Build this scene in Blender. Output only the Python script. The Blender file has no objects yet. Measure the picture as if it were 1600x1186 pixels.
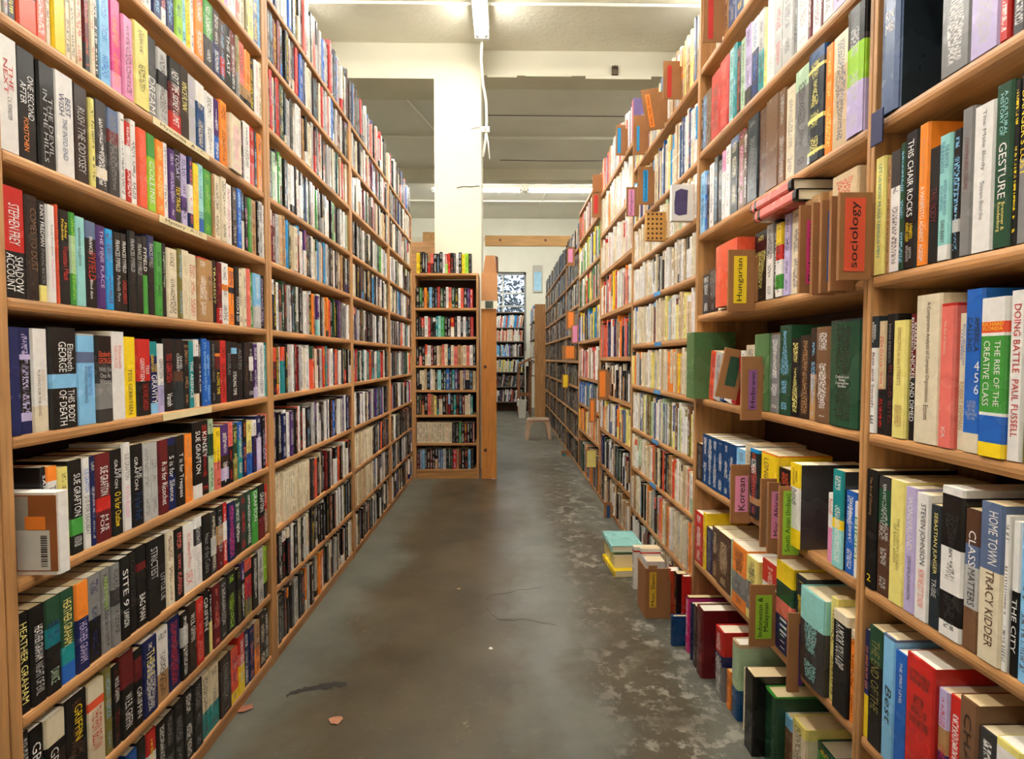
import bpy, bmesh, math, random, re
from mathutils import Matrix, Vector
S = bpy.context.scene
COL = S.collection
rnd = random.Random(7)

# ------------------------------------------------------------------ camera, world, exposure
F, CX, CY = 840.0, 800.0, 593.0            # focal length and centre of the 1600x1186 frame
ZC = 1.0
YAW, PITCH = math.atan(13/F), math.atan(33/F)
fw = Vector((math.sin(YAW)*math.cos(PITCH), math.cos(YAW)*math.cos(PITCH), -math.sin(PITCH)))
rt = Vector((math.cos(YAW), -math.sin(YAW), 0)); up = rt.cross(fw)
cam = bpy.data.objects.new('camera', bpy.data.cameras.new('camera')); COL.objects.link(cam)
cam.data.sensor_width = 36; cam.data.lens = F/1600*36; cam.data.clip_start = .01
M = Matrix((rt, up, -fw)).transposed().to_4x4(); M.translation = (0, 0, ZC); cam.matrix_world = M
S.camera = cam
w = bpy.data.worlds.new('daylight'); S.world = w; w.use_nodes = True
w.node_tree.nodes['Background'].inputs[0].default_value = (.78, .86, 1, 1)
w.node_tree.nodes['Background'].inputs[1].default_value = .9
vs = S.view_settings
vs.view_transform = 'Standard'; vs.look = 'None'; vs.gamma = 1; vs.use_curve_mapping = False
vs.exposure = 1.2
LAMP = 30.0                                  # radiance of the fluorescent tubes

def ypx(px, X, z):
    "depth of the point of the plane x=X at height z that is seen in image column px"
    k = (px-CX)/F; dz = z-ZC
    return (X*rt.x - k*(X*fw.x + dz*fw.z))/(k*fw.y - rt.y)
def ray(px, py): return fw + rt*((px-CX)/F) + up*((CY-py)/F)
def at_y(px, py, Y):
    d = ray(px, py); p = d*(Y/d.y); return Vector((p.x, Y, p.z+ZC))

# ------------------------------------------------------------------ materials
def srgb(r, g, b):
    f = lambda c: (c/255/12.92) if c/255 <= .04045 else ((c/255+.055)/1.055)**2.4
    return (f(r), f(g), f(b), 1)
PAL = dict(K=(24,21,22), k=(58,54,54), Z=(128,126,124), z=(184,182,178), W=(236,232,226), C=(226,212,182), c=(206,180,142),
 A=(176,134,88), U=(88,58,42), u=(52,34,28), M=(104,26,30), R=(196,40,34), r=(228,86,52), O=(242,136,44), Y=(248,212,34),
 y=(236,222,128), G=(66,150,58), g=(34,74,50), L=(150,200,48), l=(178,204,168), T=(26,136,138), t=(150,212,206),
 B=(34,96,184), b=(132,192,232), N=(26,34,86), n=(92,108,140), P=(78,44,110), p=(190,176,216), I=(236,150,190), i=(216,58,130),
 e=(128,118,56), d=(38,46,52), x=(118,84,58), f=(20,66,116), q=(30,150,214), s=(226,112,100), v=(84,120,72), o=(150,92,152))
LIN = {k: srgb(*v) for k, v in PAL.items()}
NAME = dict(K='black', k='charcoal', Z='grey', z='light grey', W='white', C='cream', c='beige', A='tan', U='brown', u='dark brown',
 M='maroon', R='red', r='vermilion', O='orange', Y='yellow', y='pale yellow', G='green', g='dark green', L='lime', l='sage green',
 T='teal', t='aqua', B='blue', b='sky blue', N='navy', n='slate blue', P='purple', p='lavender', I='pink', i='magenta', e='olive',
 d='blue black', x='umber', f='deep blue', q='cyan', s='salmon', v='moss green', o='orchid')
DARK = set('KkUuMgNPdfxBTnRGeiNv')

class NT:
    def __init__(s, m): s.t = m.node_tree; s.n = s.t.nodes; s.l = s.t.links
    def new(s, t, **kw):
        n = s.n.new(t)
        for k, v in kw.items():
            if k.startswith('i_'): n.inputs[k[2:].replace('_', ' ')].default_value = v
            else: setattr(n, k, v)
        return n
    def lk(s, a, b): s.l.new(a, b)
    def math(s, op, a, b=None, c=None):
        n = s.n.new('ShaderNodeMath'); n.operation = op
        for i, v in enumerate((a, b, c)):
            if v is None: continue
            if isinstance(v, (int, float)): n.inputs[i].default_value = v
            else: s.lk(v, n.inputs[i])
        return n.outputs[0]
    def mix(s, fac, a, b):
        n = s.n.new('ShaderNodeMix'); n.data_type = 'RGBA'
        for sock, v in ((n.inputs[0], fac), (n.inputs[6], a), (n.inputs[7], b)):
            if isinstance(v, (int, float)): sock.default_value = v
            elif isinstance(v, tuple): sock.default_value = v
            else: s.lk(v, sock)
        return n.outputs[2]
    def ramp(s, fac, pts):
        n = s.n.new('ShaderNodeMapRange'); n.clamp = True
        n.inputs[1].default_value, n.inputs[2].default_value = pts[0], pts[1]
        s.lk(fac, n.inputs[0]); return n.outputs[0]
    def noise(s, vec, scale, detail=2, rough=.5, dim='3D'):
        n = s.n.new('ShaderNodeTexNoise'); n.noise_dimensions = dim
        n.inputs['Scale'].default_value = scale; n.inputs['Detail'].default_value = detail; n.inputs['Roughness'].default_value = rough
        if vec is not None: s.lk(vec, n.inputs['Vector'])
        return n.outputs['Fac']
    def mapping(s, vec, scale=(1, 1, 1), loc=(0, 0, 0)):
        n = s.n.new('ShaderNodeMapping'); n.inputs['Scale'].default_value = scale; n.inputs['Location'].default_value = loc
        s.lk(vec, n.inputs['Vector']); return n.outputs[0]
    def bump(s, h, strength, dist=.002):
        n = s.n.new('ShaderNodeBump'); n.inputs['Strength'].default_value = strength; n.inputs['Distance'].default_value = dist
        s.lk(h, n.inputs['Height']); return n.outputs[0]
def mat(name):
    m = bpy.data.materials.new(name); m.use_nodes = True
    t = NT(m); return m, t, t.n['Principled BSDF']
MATS = {}
def plain(name, rgb, rough=.6, metal=0, var=.08, scale=40, bump=0):
    if name in MATS: return MATS[name]
    m, t, b = mat(name)
    tc = t.new('ShaderNodeTexCoord'); nz = t.noise(tc.outputs['Object'], scale, 4)
    c = srgb(*rgb); lo = tuple(v*(1-var) for v in c[:3])+(1,); hi = tuple(min(1, v*(1+var)) for v in c[:3])+(1,)
    t.lk(t.mix(nz, lo, hi), b.inputs['Base Color'])
    b.inputs['Roughness'].default_value = rough; b.inputs['Metallic'].default_value = metal
    if bump: t.lk(t.bump(nz, bump), b.inputs['Normal'])
    MATS[name] = m; return m
def wood(name, rgb, axis, rough=.5, dark=.55):
    if name in MATS: return MATS[name]
    m, t, b = mat(name)
    tc = t.new('ShaderNodeTexCoord'); sc = [16, 16, 16]; sc[axis] = 1.1
    g = t.noise(t.mapping(tc.outputs['Object'], tuple(sc)), 3.2, 6, .62)
    sc2 = [120, 120, 120]; sc2[axis] = 3
    fine = t.noise(t.mapping(tc.outputs['Object'], tuple(sc2)), 1, 2)
    blot = t.noise(tc.outputs['Object'], 2.3, 3)
    c = srgb(*rgb); d = tuple(v*dark for v in c[:3])+(1,); h = tuple(min(1, v*1.22) for v in c[:3])+(1,)
    col = t.mix(t.ramp(g, (.3, .7)), d, h)
    col = t.mix(t.math('MULTIPLY', t.ramp(fine, (.52, .75)), .35), col, d)
    col = t.mix(t.math('MULTIPLY', t.ramp(blot, (.5, .8)), .3), col, d)
    t.lk(col, b.inputs['Base Color']); b.inputs['Roughness'].default_value = rough
    t.lk(t.bump(g, .15), b.inputs['Normal'])
    MATS[name] = m; return m

def cover_material():
    m, t, b = mat('printed_cover')
    col = t.new('ShaderNodeAttribute', attribute_name='Col').outputs['Color']
    ink = t.new('ShaderNodeAttribute', attribute_name='Ink').outputs['Color']
    uvm = t.new('ShaderNodeUVMap', uv_map='met').outputs[0]
    uvn = t.new('ShaderNodeUVMap', uv_map='nrm').outputs[0]
    sx = t.new('ShaderNodeSeparateXYZ'); t.lk(uvm, sx.inputs[0])
    sn = t.new('ShaderNodeSeparateXYZ'); t.lk(uvn, sn.inputs[0])
    # pseudo lettering: letter strokes inside words inside one band along the spine
    let = t.ramp(t.noise(t.mapping(uvm, (150, 480, 1)), 1, 0, .5, '2D'), (.46, .54))
    wc = t.n.new('ShaderNodeCombineXYZ'); t.lk(sx.outputs[1], wc.inputs[1])
    word = t.ramp(t.noise(wc.outputs[0], 24, 0, .5, '2D'), (.40, .43))
    u = t.math('ABSOLUTE', t.math('SUBTRACT', sn.outputs[0], .5))
    wid = t.noise(wc.outputs[0], 13, 0, .5, '2D')
    band = t.math('LESS_THAN', u, t.math('MULTIPLY', wid, .46))
    vv = t.math('ABSOLUTE', t.math('SUBTRACT', sn.outputs[1], .5))
    ends = t.math('LESS_THAN', vv, .44)
    msk = t.math('MULTIPLY', t.math('MULTIPLY', let, word), t.math('MULTIPLY', band, ends))
    c = t.mix(t.math('MULTIPLY', msk, .75), col, ink)
    tc = t.new('ShaderNodeTexCoord')
    wear = t.noise(tc.outputs['Object'], 70, 4, .6)
    hs = t.new('ShaderNodeHueSaturation'); t.lk(c, hs.inputs['Color'])
    t.lk(t.math('ADD', t.math('MULTIPLY', wear, .35), .82), hs.inputs['Value'])
    t.lk(hs.outputs[0], b.inputs['Base Color'])
    t.lk(t.math('ADD', t.math('MULTIPLY', t.noise(tc.outputs['Object'], 9, 2), .42), .06), b.inputs['Roughness'])
    b.inputs['Specular IOR Level'].default_value = .5
    return m
COVER = cover_material()
def obj_color_material(name, rough=.5, lines=False):
    m, t, b = mat(name)
    c = t.new('ShaderNodeObjectInfo').outputs['Color']
    if lines:
        tc = t.new('ShaderNodeTexCoord')
        n = t.noise(t.mapping(tc.outputs['Object'], (1600, 40, 40)), 1, 2)
        hs = t.new('ShaderNodeHueSaturation'); t.lk(c, hs.inputs['Color'])
        t.lk(t.math('ADD', t.math('MULTIPLY', n, .4), .84), hs.inputs['Value']); c = hs.outputs[0]
    t.lk(c, b.inputs['Base Color']); b.inputs['Roughness'].default_value = rough
    return m
PRINT = obj_color_material('printed_ink', .4)
PAPER = obj_color_material('page_block', .8, True)

# ------------------------------------------------------------------ helpers
def link(o, parent=None):
    COL.objects.link(o)
    if parent is not None: o.parent = parent
    return o
def mesh_obj(name, verts, faces, m, parent=None, smooth=False):
    me = bpy.data.meshes.new(name); me.from_pydata(verts, [], faces); me.update()
    me.materials.append(m)
    if smooth: me.polygons.foreach_set('use_smooth', [True]*len(me.polygons))
    return link(bpy.data.objects.new(name, me), parent)
def box_vf(x0, x1, y0, y1, z0, z1, b=0):
    if b <= 0:
        v = [(x, y, z) for z in (z0, z1) for y in (y0, y1) for x in (x0, x1)]
        return v, [(0,2,3,1), (4,5,7,6), (0,1,5,4), (1,3,7,5), (3,2,6,7), (2,0,4,6)]
    bm = bmesh.new(); v, f = box_vf(x0, x1, y0, y1, z0, z1)
    vv = [bm.verts.new(p) for p in v]
    for q in f: bm.faces.new([vv[i] for i in q])
    bmesh.ops.bevel(bm, geom=bm.edges[:], offset=b, segments=2, profile=.6, affect='EDGES')
    bm.verts.index_update(); r = ([tuple(p.co) for p in bm.verts], [[p.index for p in q.verts] for q in bm.faces]); bm.free()
    return r
def box(name, x0, x1, y0, y1, z0, z1, m, parent=None, b=0):
    v, f = box_vf(min(x0,x1), max(x0,x1), min(y0,y1), max(y0,y1), min(z0,z1), max(z0,z1), b)
    return mesh_obj(name, v, f, m, parent)
def tag(o, label, cat, group=None, kind=None):
    if label: o['label'] = label
    if cat: o['category'] = cat
    if group: o['group'] = group
    if kind: o['kind'] = kind
    return o
def empty(name, loc=(0,0,0), rz=0):
    o = bpy.data.objects.new(name, None); o.location = loc; o.rotation_euler = (0,0,rz); o.empty_display_size = .05
    return link(o)
def tube_vf(pts, r, n=8):
    vs_, fs = [], []
    pts = [Vector(p) for p in pts]
    for i, p in enumerate(pts):
        d = (pts[min(i+1, len(pts)-1)]-pts[max(i-1, 0)]).normalized()
        a = d.orthogonal().normalized() if i == 0 else (a - d*a.dot(d)).normalized()
        c = d.cross(a)
        for k in range(n):
            t = 2*math.pi*k/n; vs_.append(tuple(p + (a*math.cos(t)+c*math.sin(t))*r))
    for i in range(len(pts)-1):
        for k in range(n):
            fs.append((i*n+k, i*n+(k+1)%n, (i+1)*n+(k+1)%n, (i+1)*n+k))
    fs.append(tuple(range(n-1, -1, -1))); e = (len(pts)-1)*n; fs.append(tuple(range(e, e+n)))
    return vs_, fs
def tube(name, pts, r, m, parent=None, n=8):
    v, f = tube_vf(pts, r, n); return mesh_obj(name, v, f, m, parent, True)

# ---- lettering: text is collected, converted to flat meshes in one go at the end
TEXTS = []
def letter(text, parent, origin, read, upv, length, height, col, name='lettering', shear=0):
    "flat lettering fitted into length x height, centred on origin, in the parent's coordinates"
    TEXTS.append((text, parent, Vector(origin), Vector(read), Vector(upv), length, height, col, name, shear))
def flush_text():
    made, cache = {}, {}
    for t in TEXTS:
        key = (t[0], t[9])
        if key in made: continue
        cu = bpy.data.curves.new('text', 'FONT'); cu.body = t[0]; cu.align_x = 'CENTER'; cu.align_y = 'CENTER'
        cu.resolution_u = 2; cu.shear = t[9]; cu.fill_mode = 'FRONT'; cu.space_line = .85
        o = bpy.data.objects.new('text', cu); COL.objects.link(o); made[key] = o
    bpy.context.view_layer.update(); dg = bpy.context.evaluated_depsgraph_get()
    for key, o in made.items():
        me = bpy.data.meshes.new_from_object(o.evaluated_get(dg))
        xs = [v.co.x for v in me.vertices] or [0, 1]; ys = [v.co.y for v in me.vertices] or [0, 1]
        x0, x1, y0, y1 = min(xs), max(xs), min(ys), max(ys)
        for v in me.vertices:
            v.co.x = (v.co.x-(x0+x1)/2)/max(x1-x0, 1e-4); v.co.y = (v.co.y-(y0+y1)/2)/max(y1-y0, 1e-4)
        me.materials.clear(); me.materials.append(PRINT); me.name = 'lettering'; cache[key] = me
    for o in made.values():
        cu = o.data; bpy.data.objects.remove(o); bpy.data.curves.remove(cu)
    for text, parent, og, rd, u, ln, ht, col, name, sh in TEXTS:
        o = bpy.data.objects.new(name, cache[(text, sh)]); link(o, parent); o.color = col
        n = rd.cross(u)
        m = Matrix((rd*ln, u*ht, n)).transposed().to_4x4(); m.translation = og; o.matrix_local = m

# ------------------------------------------------------------------ books
def zones(code):
    z = re.findall(r'([A-Za-z])(\.\d+)?', code); return [(a, float(f) if f else 1.0) for a, f in z]
INKS = {True: 'WWWCYZrbz', False: 'KKKMNRUkf'}
def book_arrays(wd, dp, h, code, ink, hard=False, seed=0., side=None):
    """cover: boards and spine in one bent sheet. local x = along the shelf, y = into the shelf, z = up, spine at y=0"""
    t = .0024 if hard else .0007
    t = min(t, wd*.2); w2 = wd/2; e = min(.0035, wd*.22)
    if hard: outer = [(-w2,dp),(-w2,e*1.6),(-w2+t*.6,e),(-w2+t*.4,.0012),(-w2*.5,-.0012),(w2*.5,-.0012),(w2-t*.4,.0012),(w2-t*.6,e),(w2,e*1.6),(w2,dp)]; sp = (4,)
    else: outer = [(-w2,dp),(-w2,e),(-w2+e*.75,0),(w2-e*.75,0),(w2,e),(w2,dp)]; sp = (2,)
    ne = len(outer); inner = [(w2-t,dp),(w2-t,e+t),(-w2+t,e+t),(-w2+t,dp)]
    zz = zones(code); lev = [h]; cols = []
    for a, f in zz: lev.append(h*(1-f)); cols.append(LIN[a])
    lev[-1] = 0.0
    V, Fc, C, I, UM, UN = [], [], [], [], [], []
    def face(ix, c, ik=None, um=None, un=None):
        Fc.append(ix); n = len(ix); C.extend([c]*n); I.extend([ik or c]*n); UM.extend(um or [(0,0)]*n); UN.extend(un or [(0,0)]*n)
    for z in lev: V.extend([(x, y, z) for x, y in outer])
    inkc = LIN[ink] if ink else None
    for k, c in enumerate(cols):
        a, b = k*ne, (k+1)*ne
        for i in range(ne-1):
            q = (b+i, b+i+1, a+i+1, a+i)
            front = inkc and (abs(outer[i][1]-outer[i+1][1]) < .0015) and abs(outer[i][1]) < .002
            if front:
                pts = [V[j] for j in q]
                face(q, c, inkc, [(p[0]+seed*3.1, p[2]+seed*7.7) for p in pts], [((p[0]+w2)/wd, p[2]/h) for p in pts])
            elif side and (i == 0 or i == ne-2): face(q, LIN[side])
            else: face(q, c)
    nb = len(V)
    for z in (h, 0): V.extend([(x, y, z) for x, y in inner])
    a, b = nb, nb+4
    for i in range(3): face((b+i, b+i+1, a+i+1, a+i), cols[0])
    L = len(lev)-1
    # caps between the outer and the inner outline, top and bottom, then the fore edges
    for base, ii, top in ((0, nb, True), (L*ne, nb+4, False)):
        c = cols[0] if top else cols[-1]
        poly = [base+i for i in range(ne)] + [ii+i for i in range(4)]
        # split into left board, spine, right board
        h1 = [base+0, base+1, ii+2, ii+3]; h3 = [base+ne-2, base+ne-1, ii+0, ii+1]
        h2 = [base+i for i in range(1, ne-1)] + [ii+1, ii+2]
        for q in (h1, h2, h3): face(tuple(q[::-1]) if top else tuple(q), c)
    face((L*ne, 0, nb+3, nb+7), cols[0]); face((ne-1, L*ne+ne-1, nb+4, nb), cols[0])
    return V, Fc, C, I, UM, UN, (t, e)
def set_attrs(me, C, I, UM, UN):
    for nm, data in (('Col', C), ('Ink', I)):
        at = me.attributes.new(nm, 'FLOAT_COLOR', 'CORNER'); at.data.foreach_set('color', [v for c in data for v in c])
    for nm, data in (('met', UM), ('nrm', UN)):
        uv = me.uv_layers.new(name=nm); uv.data.foreach_set('uv', [v for c in data for v in c])
    me.materials.append(COVER)
PAGECOL = [srgb(232,216,178), srgb(240,228,200), srgb(226,204,158), srgb(244,238,222), srgb(216,192,146)]
def add_book(name, pos, rz, wd, dp, h, code, titles=(), ink=None, hard=False, lean=0, page=None, side=None):
    V, Fc, C, I, UM, UN, (t, e) = book_arrays(wd, dp, h, code, ink, hard, rnd.random(), side)
    me = bpy.data.meshes.new(name); me.from_pydata(V, [], Fc); set_attrs(me, C, I, UM, UN); me.update()
    o = bpy.data.objects.new(name, me); link(o)
    o.matrix_world = Matrix.Translation(pos) @ Matrix.Rotation(rz, 4, 'Z') @ Matrix.Rotation(lean, 4, 'Y')
    ins = .003 if hard else .0006
    v, f = box_vf(-wd/2+t, wd/2-t, e+t, dp-ins-.0005, ins, h-ins)
    pg = mesh_obj('pages', v, f, PAPER, o); pg.color = page or rnd.choice(PAGECOL)
    yy = -.0017 if hard else -.0004
    for tx, ic, f0, f1, u0, u1, mode in titles:
        if mode == 'h': letter(tx, o, (wd*((u0+u1)/2-.5), yy, h*(1-(f0+f1)/2)), (1,0,0), (0,0,1), wd*(u1-u0), h*(f1-f0), LIN[ic], 'spine_title')
        elif mode == 'u': letter(tx, o, (wd*((u0+u1)/2-.5), yy, h*(1-(f0+f1)/2)), (0,0,1), (-1,0,0), h*(f1-f0), wd*(u1-u0), LIN[ic], 'spine_title')
        else: letter(tx, o, (wd*((u0+u1)/2-.5), yy, h*(1-(f0+f1)/2)), (0,0,-1), (1,0,0), h*(f1-f0), wd*(u1-u0), LIN[ic], 'spine_title', .18 if mode == 'i' else 0)
    return o
class Mass:
    "many books too far away to pick apart, joined"
    def __init__(s): s.V, s.F, s.C, s.I, s.UM, s.UN = [], [], [], [], [], []
    def book(s, pos, rz, wd, dp, h, code, ink, lean=0):
        seed = rnd.random(); w2 = wd/2; e = min(.003, wd*.2)
        out = [(-w2,dp),(-w2,e),(-w2+e*.7,0),(w2-e*.7,0),(w2,e),(w2,dp)]
        zz = zones(code); lev = [h]+[h*(1-f) for a, f in zz]; lev[-1] = 0
        T = Matrix.Translation(pos) @ Matrix.Rotation(rz, 4, 'Z') @ Matrix.Rotation(lean, 4, 'Y')
        b0 = len(s.V); P = []
        for z in lev: P += [(x, y, z) for x, y in out]
        pg = rnd.choice(PAGECOL)
        t = .0009; P += [(-w2+t, e+t, h-.0006), (w2-t, e+t, h-.0006), (w2-t, dp, h-.0006), (-w2+t, dp, h-.0006)]
        s.V += [tuple(T @ Vector(p)) for p in P]
        def face(ix, c, ik=None, um=None, un=None):
            n = len(ix); s.F.append(tuple(b0+i for i in ix)); s.C += [c]*n; s.I += [ik or c]*n; s.UM += um or [(0,0)]*n; s.UN += un or [(0,0)]*n
        for k, (a, f) in enumerate(zz):
            c = LIN[a]
            for i in range(5):
                q = ((k+1)*6+i, (k+1)*6+i+1, k*6+i+1, k*6+i)
                if i == 2 and ink: face(q, c, LIN[ink], [(P[j][0]+seed*3.1, P[j][2]+seed*7.7) for j in q], [((P[j][0]+w2)/wd, P[j][2]/h) for j in q])
                else: face(q, c)
        n = len(lev)*6; c = LIN[zz[0][0]]
        face((n, n+1, n+2, n+3), pg)
        face((0, 1, n, n+3), c); face((1, 2, 3, 4, n+1, n), c); face((4, 5, n+2, n+1), c)
        L = (len(lev)-1)*6
        face((L, 0, 5, L+5), pg); face(tuple(L+i for i in range(6)), LIN[zz[-1][0]])
    def build(s, name):
        me = bpy.data.meshes.new(name); me.from_pydata(s.V, [], s.F); set_attrs(me, s.C, s.I, s.UM, s.UN); me.update()
        o = bpy.data.objects.new(name, me); return link(o)
# ------------------------------------------------------------------ room shell
def floor_material():
    m, t, b = mat('stained_concrete')
    tc = t.new('ShaderNodeTexCoord'); P = tc.outputs['Object']
    sx = t.new('ShaderNodeSeparateXYZ'); t.lk(P, sx.inputs[0])
    warp = t.noise(P, 1.7, 4, .6); warp2 = t.noise(P, 6.5, 4, .65)
    X = t.math('ADD', sx.outputs[0], t.math('MULTIPLY', t.math('SUBTRACT', warp, .5), .75))
    X = t.math('ADD', X, t.math('MULTIPLY', t.math('SUBTRACT', warp2, .5), .16))
    base = t.mix(t.ramp(t.noise(P, 3, 6, .65), (.3, .7)), srgb(84,86,77), srgb(112,111,99))
    brown = t.mix(t.ramp(t.noise(P, 2.6, 6, .65), (.32, .68)), srgb(60,51,33), srgb(88,77,55))
    # worn walkway where the paint is gone: browner down the middle of the aisle
    d1 = t.math('ABSOLUTE', t.math('ADD', X, .24)); m1 = t.math('SUBTRACT', 1, t.ramp(d1, (.24, .40)))
    d2 = t.math('ABSOLUTE', t.math('SUBTRACT', X, .40)); m2 = t.math('SUBTRACT', 1, t.ramp(d2, (.07, .18)))
    ys = t.math('SUBTRACT', 1, t.ramp(sx.outputs[1], (4.2, 5.8)))
    mk = t.math('MULTIPLY', t.math('MAXIMUM', m1, t.math('MULTIPLY', m2, .9)), ys)
    c = t.mix(mk, base, brown)
    sp = t.ramp(t.noise(P, 34, 6, .7), (.60, .68)); c = t.mix(t.math('MULTIPLY', sp, .22), c, srgb(128,120,104))
    # flaking pale patches beside the right hand shelves
    fl = t.ramp(t.noise(P, 15, 9, .74), (.515, .575)); big = t.ramp(t.noise(P, 3.4, 4, .6), (.40, .54))
    dx = t.math('ABSOLUTE', t.math('SUBTRACT', sx.outputs[0], .50)); side = t.math('SUBTRACT', 1, t.ramp(dx, (.10, .26)))
    fm = t.math('MULTIPLY', t.math('MULTIPLY', fl, side), t.math('ADD', t.math('MULTIPLY', big, .8), .12))
    lone = t.math('MULTIPLY', t.ramp(t.noise(P, 13, 7, .75), (.63, .66)), t.ramp(t.noise(P, 1.3, 2), (.5, .6)))
    fm = t.math('MAXIMUM', fm, t.math('MULTIPLY', lone, .8))
    c = t.mix(t.math('MULTIPLY', fm, .9), c, srgb(168,163,148))
    # scuffs
    sc = t.ramp(t.noise(t.mapping(P, (1, 2.6, 1)), 5.3, 6, .7), (.66, .72))
    c = t.mix(t.math('MULTIPLY', sc, .5), c, srgb(40,35,29))
    t.lk(c, b.inputs['Base Color'])
    r = t.math('ADD', t.math('MULTIPLY', t.noise(P, 4, 4), .34), .20)
    t.lk(t.math('ADD', r, t.math('MULTIPLY', fm, .3)), b.inputs['Roughness'])
    t.lk(t.bump(t.math('ADD', fm, t.math('MULTIPLY', t.noise(P, 60, 4), .25)), .35, .004), b.inputs['Normal'])
    return m
def stucco(name, rgb, scale, strength, rough=.8):
    m, t, b = mat(name); tc = t.new('ShaderNodeTexCoord'); P = tc.outputs['Object']
    n = t.noise(P, scale, 5, .6); big = t.noise(P, .9, 4, .6)
    c = srgb(*rgb); d = tuple(v*.84 for v in c[:3])+(1,)
    t.lk(t.mix(t.ramp(big, (.35, .75)), c, d), b.inputs['Base Color'])
    b.inputs['Roughness'].default_value = rough; t.lk(t.bump(n, strength, .02), b.inputs['Normal'])
    MATS[name] = m; return m
CEIL = stucco('ceiling_stucco', (242,236,216), 26, .5)
CEIL2 = stucco('ceiling_plain', (240,235,220), 8, .12)
WALL = stucco('wall_paint', (232,231,216), 6, .1)
BEAM = stucco('beam_paint', (218,212,190), 5, .15)
PIN = wood('pine_light', (226,176,112), 0, .5, .8)
WY = wood('shelf_wood_y', (192,138,84), 1); WZ = wood('shelf_wood_z', (194,142,88), 2); WX = wood('shelf_wood_x', (196,142,84), 0)
PLANK = wood('plank_wood', (196,128,58), 2, .45, .8)
BACK = plain('hardboard', (74,46,30), .8)
METAL = plain('lamp_housing', (236,236,230), .4); DARKM = plain('dark_gap', (66,62,56), .8)
WHITEP = plain('white_conduit', (238,234,220), .5)
PIPE = plain('grey_cable', (110,102,88), .7)
H = 3.8
def setting(o): o['kind'] = 'structure'; return o
setting(box('floor', -5, 5, -3, 11.2, -.1, 0, floor_material()))
setting(box('ceiling', -5, 5, -3, 5.0, H, H+.1, CEIL))
setting(box('ceiling', -5, 5, 5.0, 11.2, H, H+.1, CEIL2))
setting(box('wall_left', -5.1, -5, -3, 11.2, 0, H, WALL))
setting(box('wall_right', 5, 5.1, -3, 11.2, 0, H, WALL))
setting(box('wall_back', -5, 5, -3.1, -3, 0, H, WALL))
YW = 10.9
WX0, WX1, WZ0, WZ1 = -.40, .455, 1.15, 2.74           # opening of the far window
wf = empty('wall_front', (0, YW, 0)); wf['kind'] = 'structure'
for a in ((-5, WX0, 0, H), (WX1, 5, 0, H), (WX0, WX1, 0, WZ0), (WX0, WX1, WZ1, H)):
    box('wall_section', a[0], a[1], 0, .2, a[2], a[3], WALL, wf)
# window
wn = empty('window_1', (0, YW, 0)); wn['kind'] = 'structure'
FR = plain('window_frame_paint', (150,152,150), .5)
for a in ((WX0, WX1, WZ1-.05, WZ1), (WX0, WX1, WZ0, WZ0+.05), (WX0, WX0+.04, WZ0, WZ1), (WX1-.04, WX1, WZ0, WZ1)):
    box('window_frame', a[0], a[1], .06, .12, a[2], a[3], FR, wn)
box('mullion', -.03, 0, .07, .11, WZ0+.05, WZ1-.05, plain('mullion_paint', (214,214,206), .5), wn)
for z in (2.32, 2.06, 1.6): box('glazing_bar', WX0+.04, WX1-.04, .075, .105, z-.014, z+.014, MATS['mullion_paint'], wn)
def glass():
    m, t, b = mat('window_glass'); b.inputs['Base Color'].default_value = (.75,.8,.85,1); b.inputs['Roughness'].default_value = .02
    b.inputs['Transmission Weight'].default_value = 1; b.inputs['IOR'].default_value = 1.1
    nz = t.noise(t.new('ShaderNodeTexCoord').outputs['Object'], 3, 1); t.lk(t.bump(nz, .02), b.inputs['Normal']); return m
GL = glass()
for x0, x1 in ((WX0+.04, -.03), (0, WX1-.04)):
    for z0, z1 in ((WZ0+.05, 1.586), (1.614, 2.046), (2.074, 2.306), (2.334, WZ1-.05)):
        box('pane', x0, x1, .088, .094, z0, z1, GL, wn)
# trees outside the window
LEAF = plain('leaf', (86,92,88), .7, 0, .6, 5); BARK = plain('bark', (60,50,44), .8)
for tx, ty, s, lab in ((-.9, 14.2, 1.2, 'dark leafy tree outside the far window, left of its mullion'), (.95, 16.4, 1.5, 'dark leafy tree outside the far window, right of its mullion')):
    t_ = empty('tree', (tx, ty, 0)); tag(t_, lab, 'tree', 'trees outside the window')
    tube('trunk', [(0,0,0), (.03,0,1.2), (0,.02,2.6), (.1,0,3.6)], .09, BARK, t_)
    for k in range(6):
        a = k*1.05; tube('branch', [(0,0,1.3+.22*k), (.4*math.cos(a), .4*math.sin(a), 1.7+.24*k), (.9*math.cos(a), .9*math.sin(a), 1.9+.28*k)], .03, BARK, t_, 5)
    v, f = [], []
    for k in range(1500):
        p = Vector((rnd.gauss(0, .55*s), rnd.gauss(0, .4), 2.3+rnd.gauss(0, .62))); a = Vector((rnd.uniform(-1,1), rnd.uniform(-1,1), rnd.uniform(-1,1))).normalized()*.06; c = a.orthogonal()*.6
        n = len(v); v += [tuple(p-a), tuple(p+c), tuple(p+a), tuple(p-c)]; f.append((n, n+1, n+2, n+3))
    fo = mesh_obj('foliage', v, f, LEAF, t_); fo['kind'] = 'stuff'
box('trim_1', -5, 5, YW-.02, YW, 3.35, 3.43, BEAM)['kind'] = 'structure'
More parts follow.
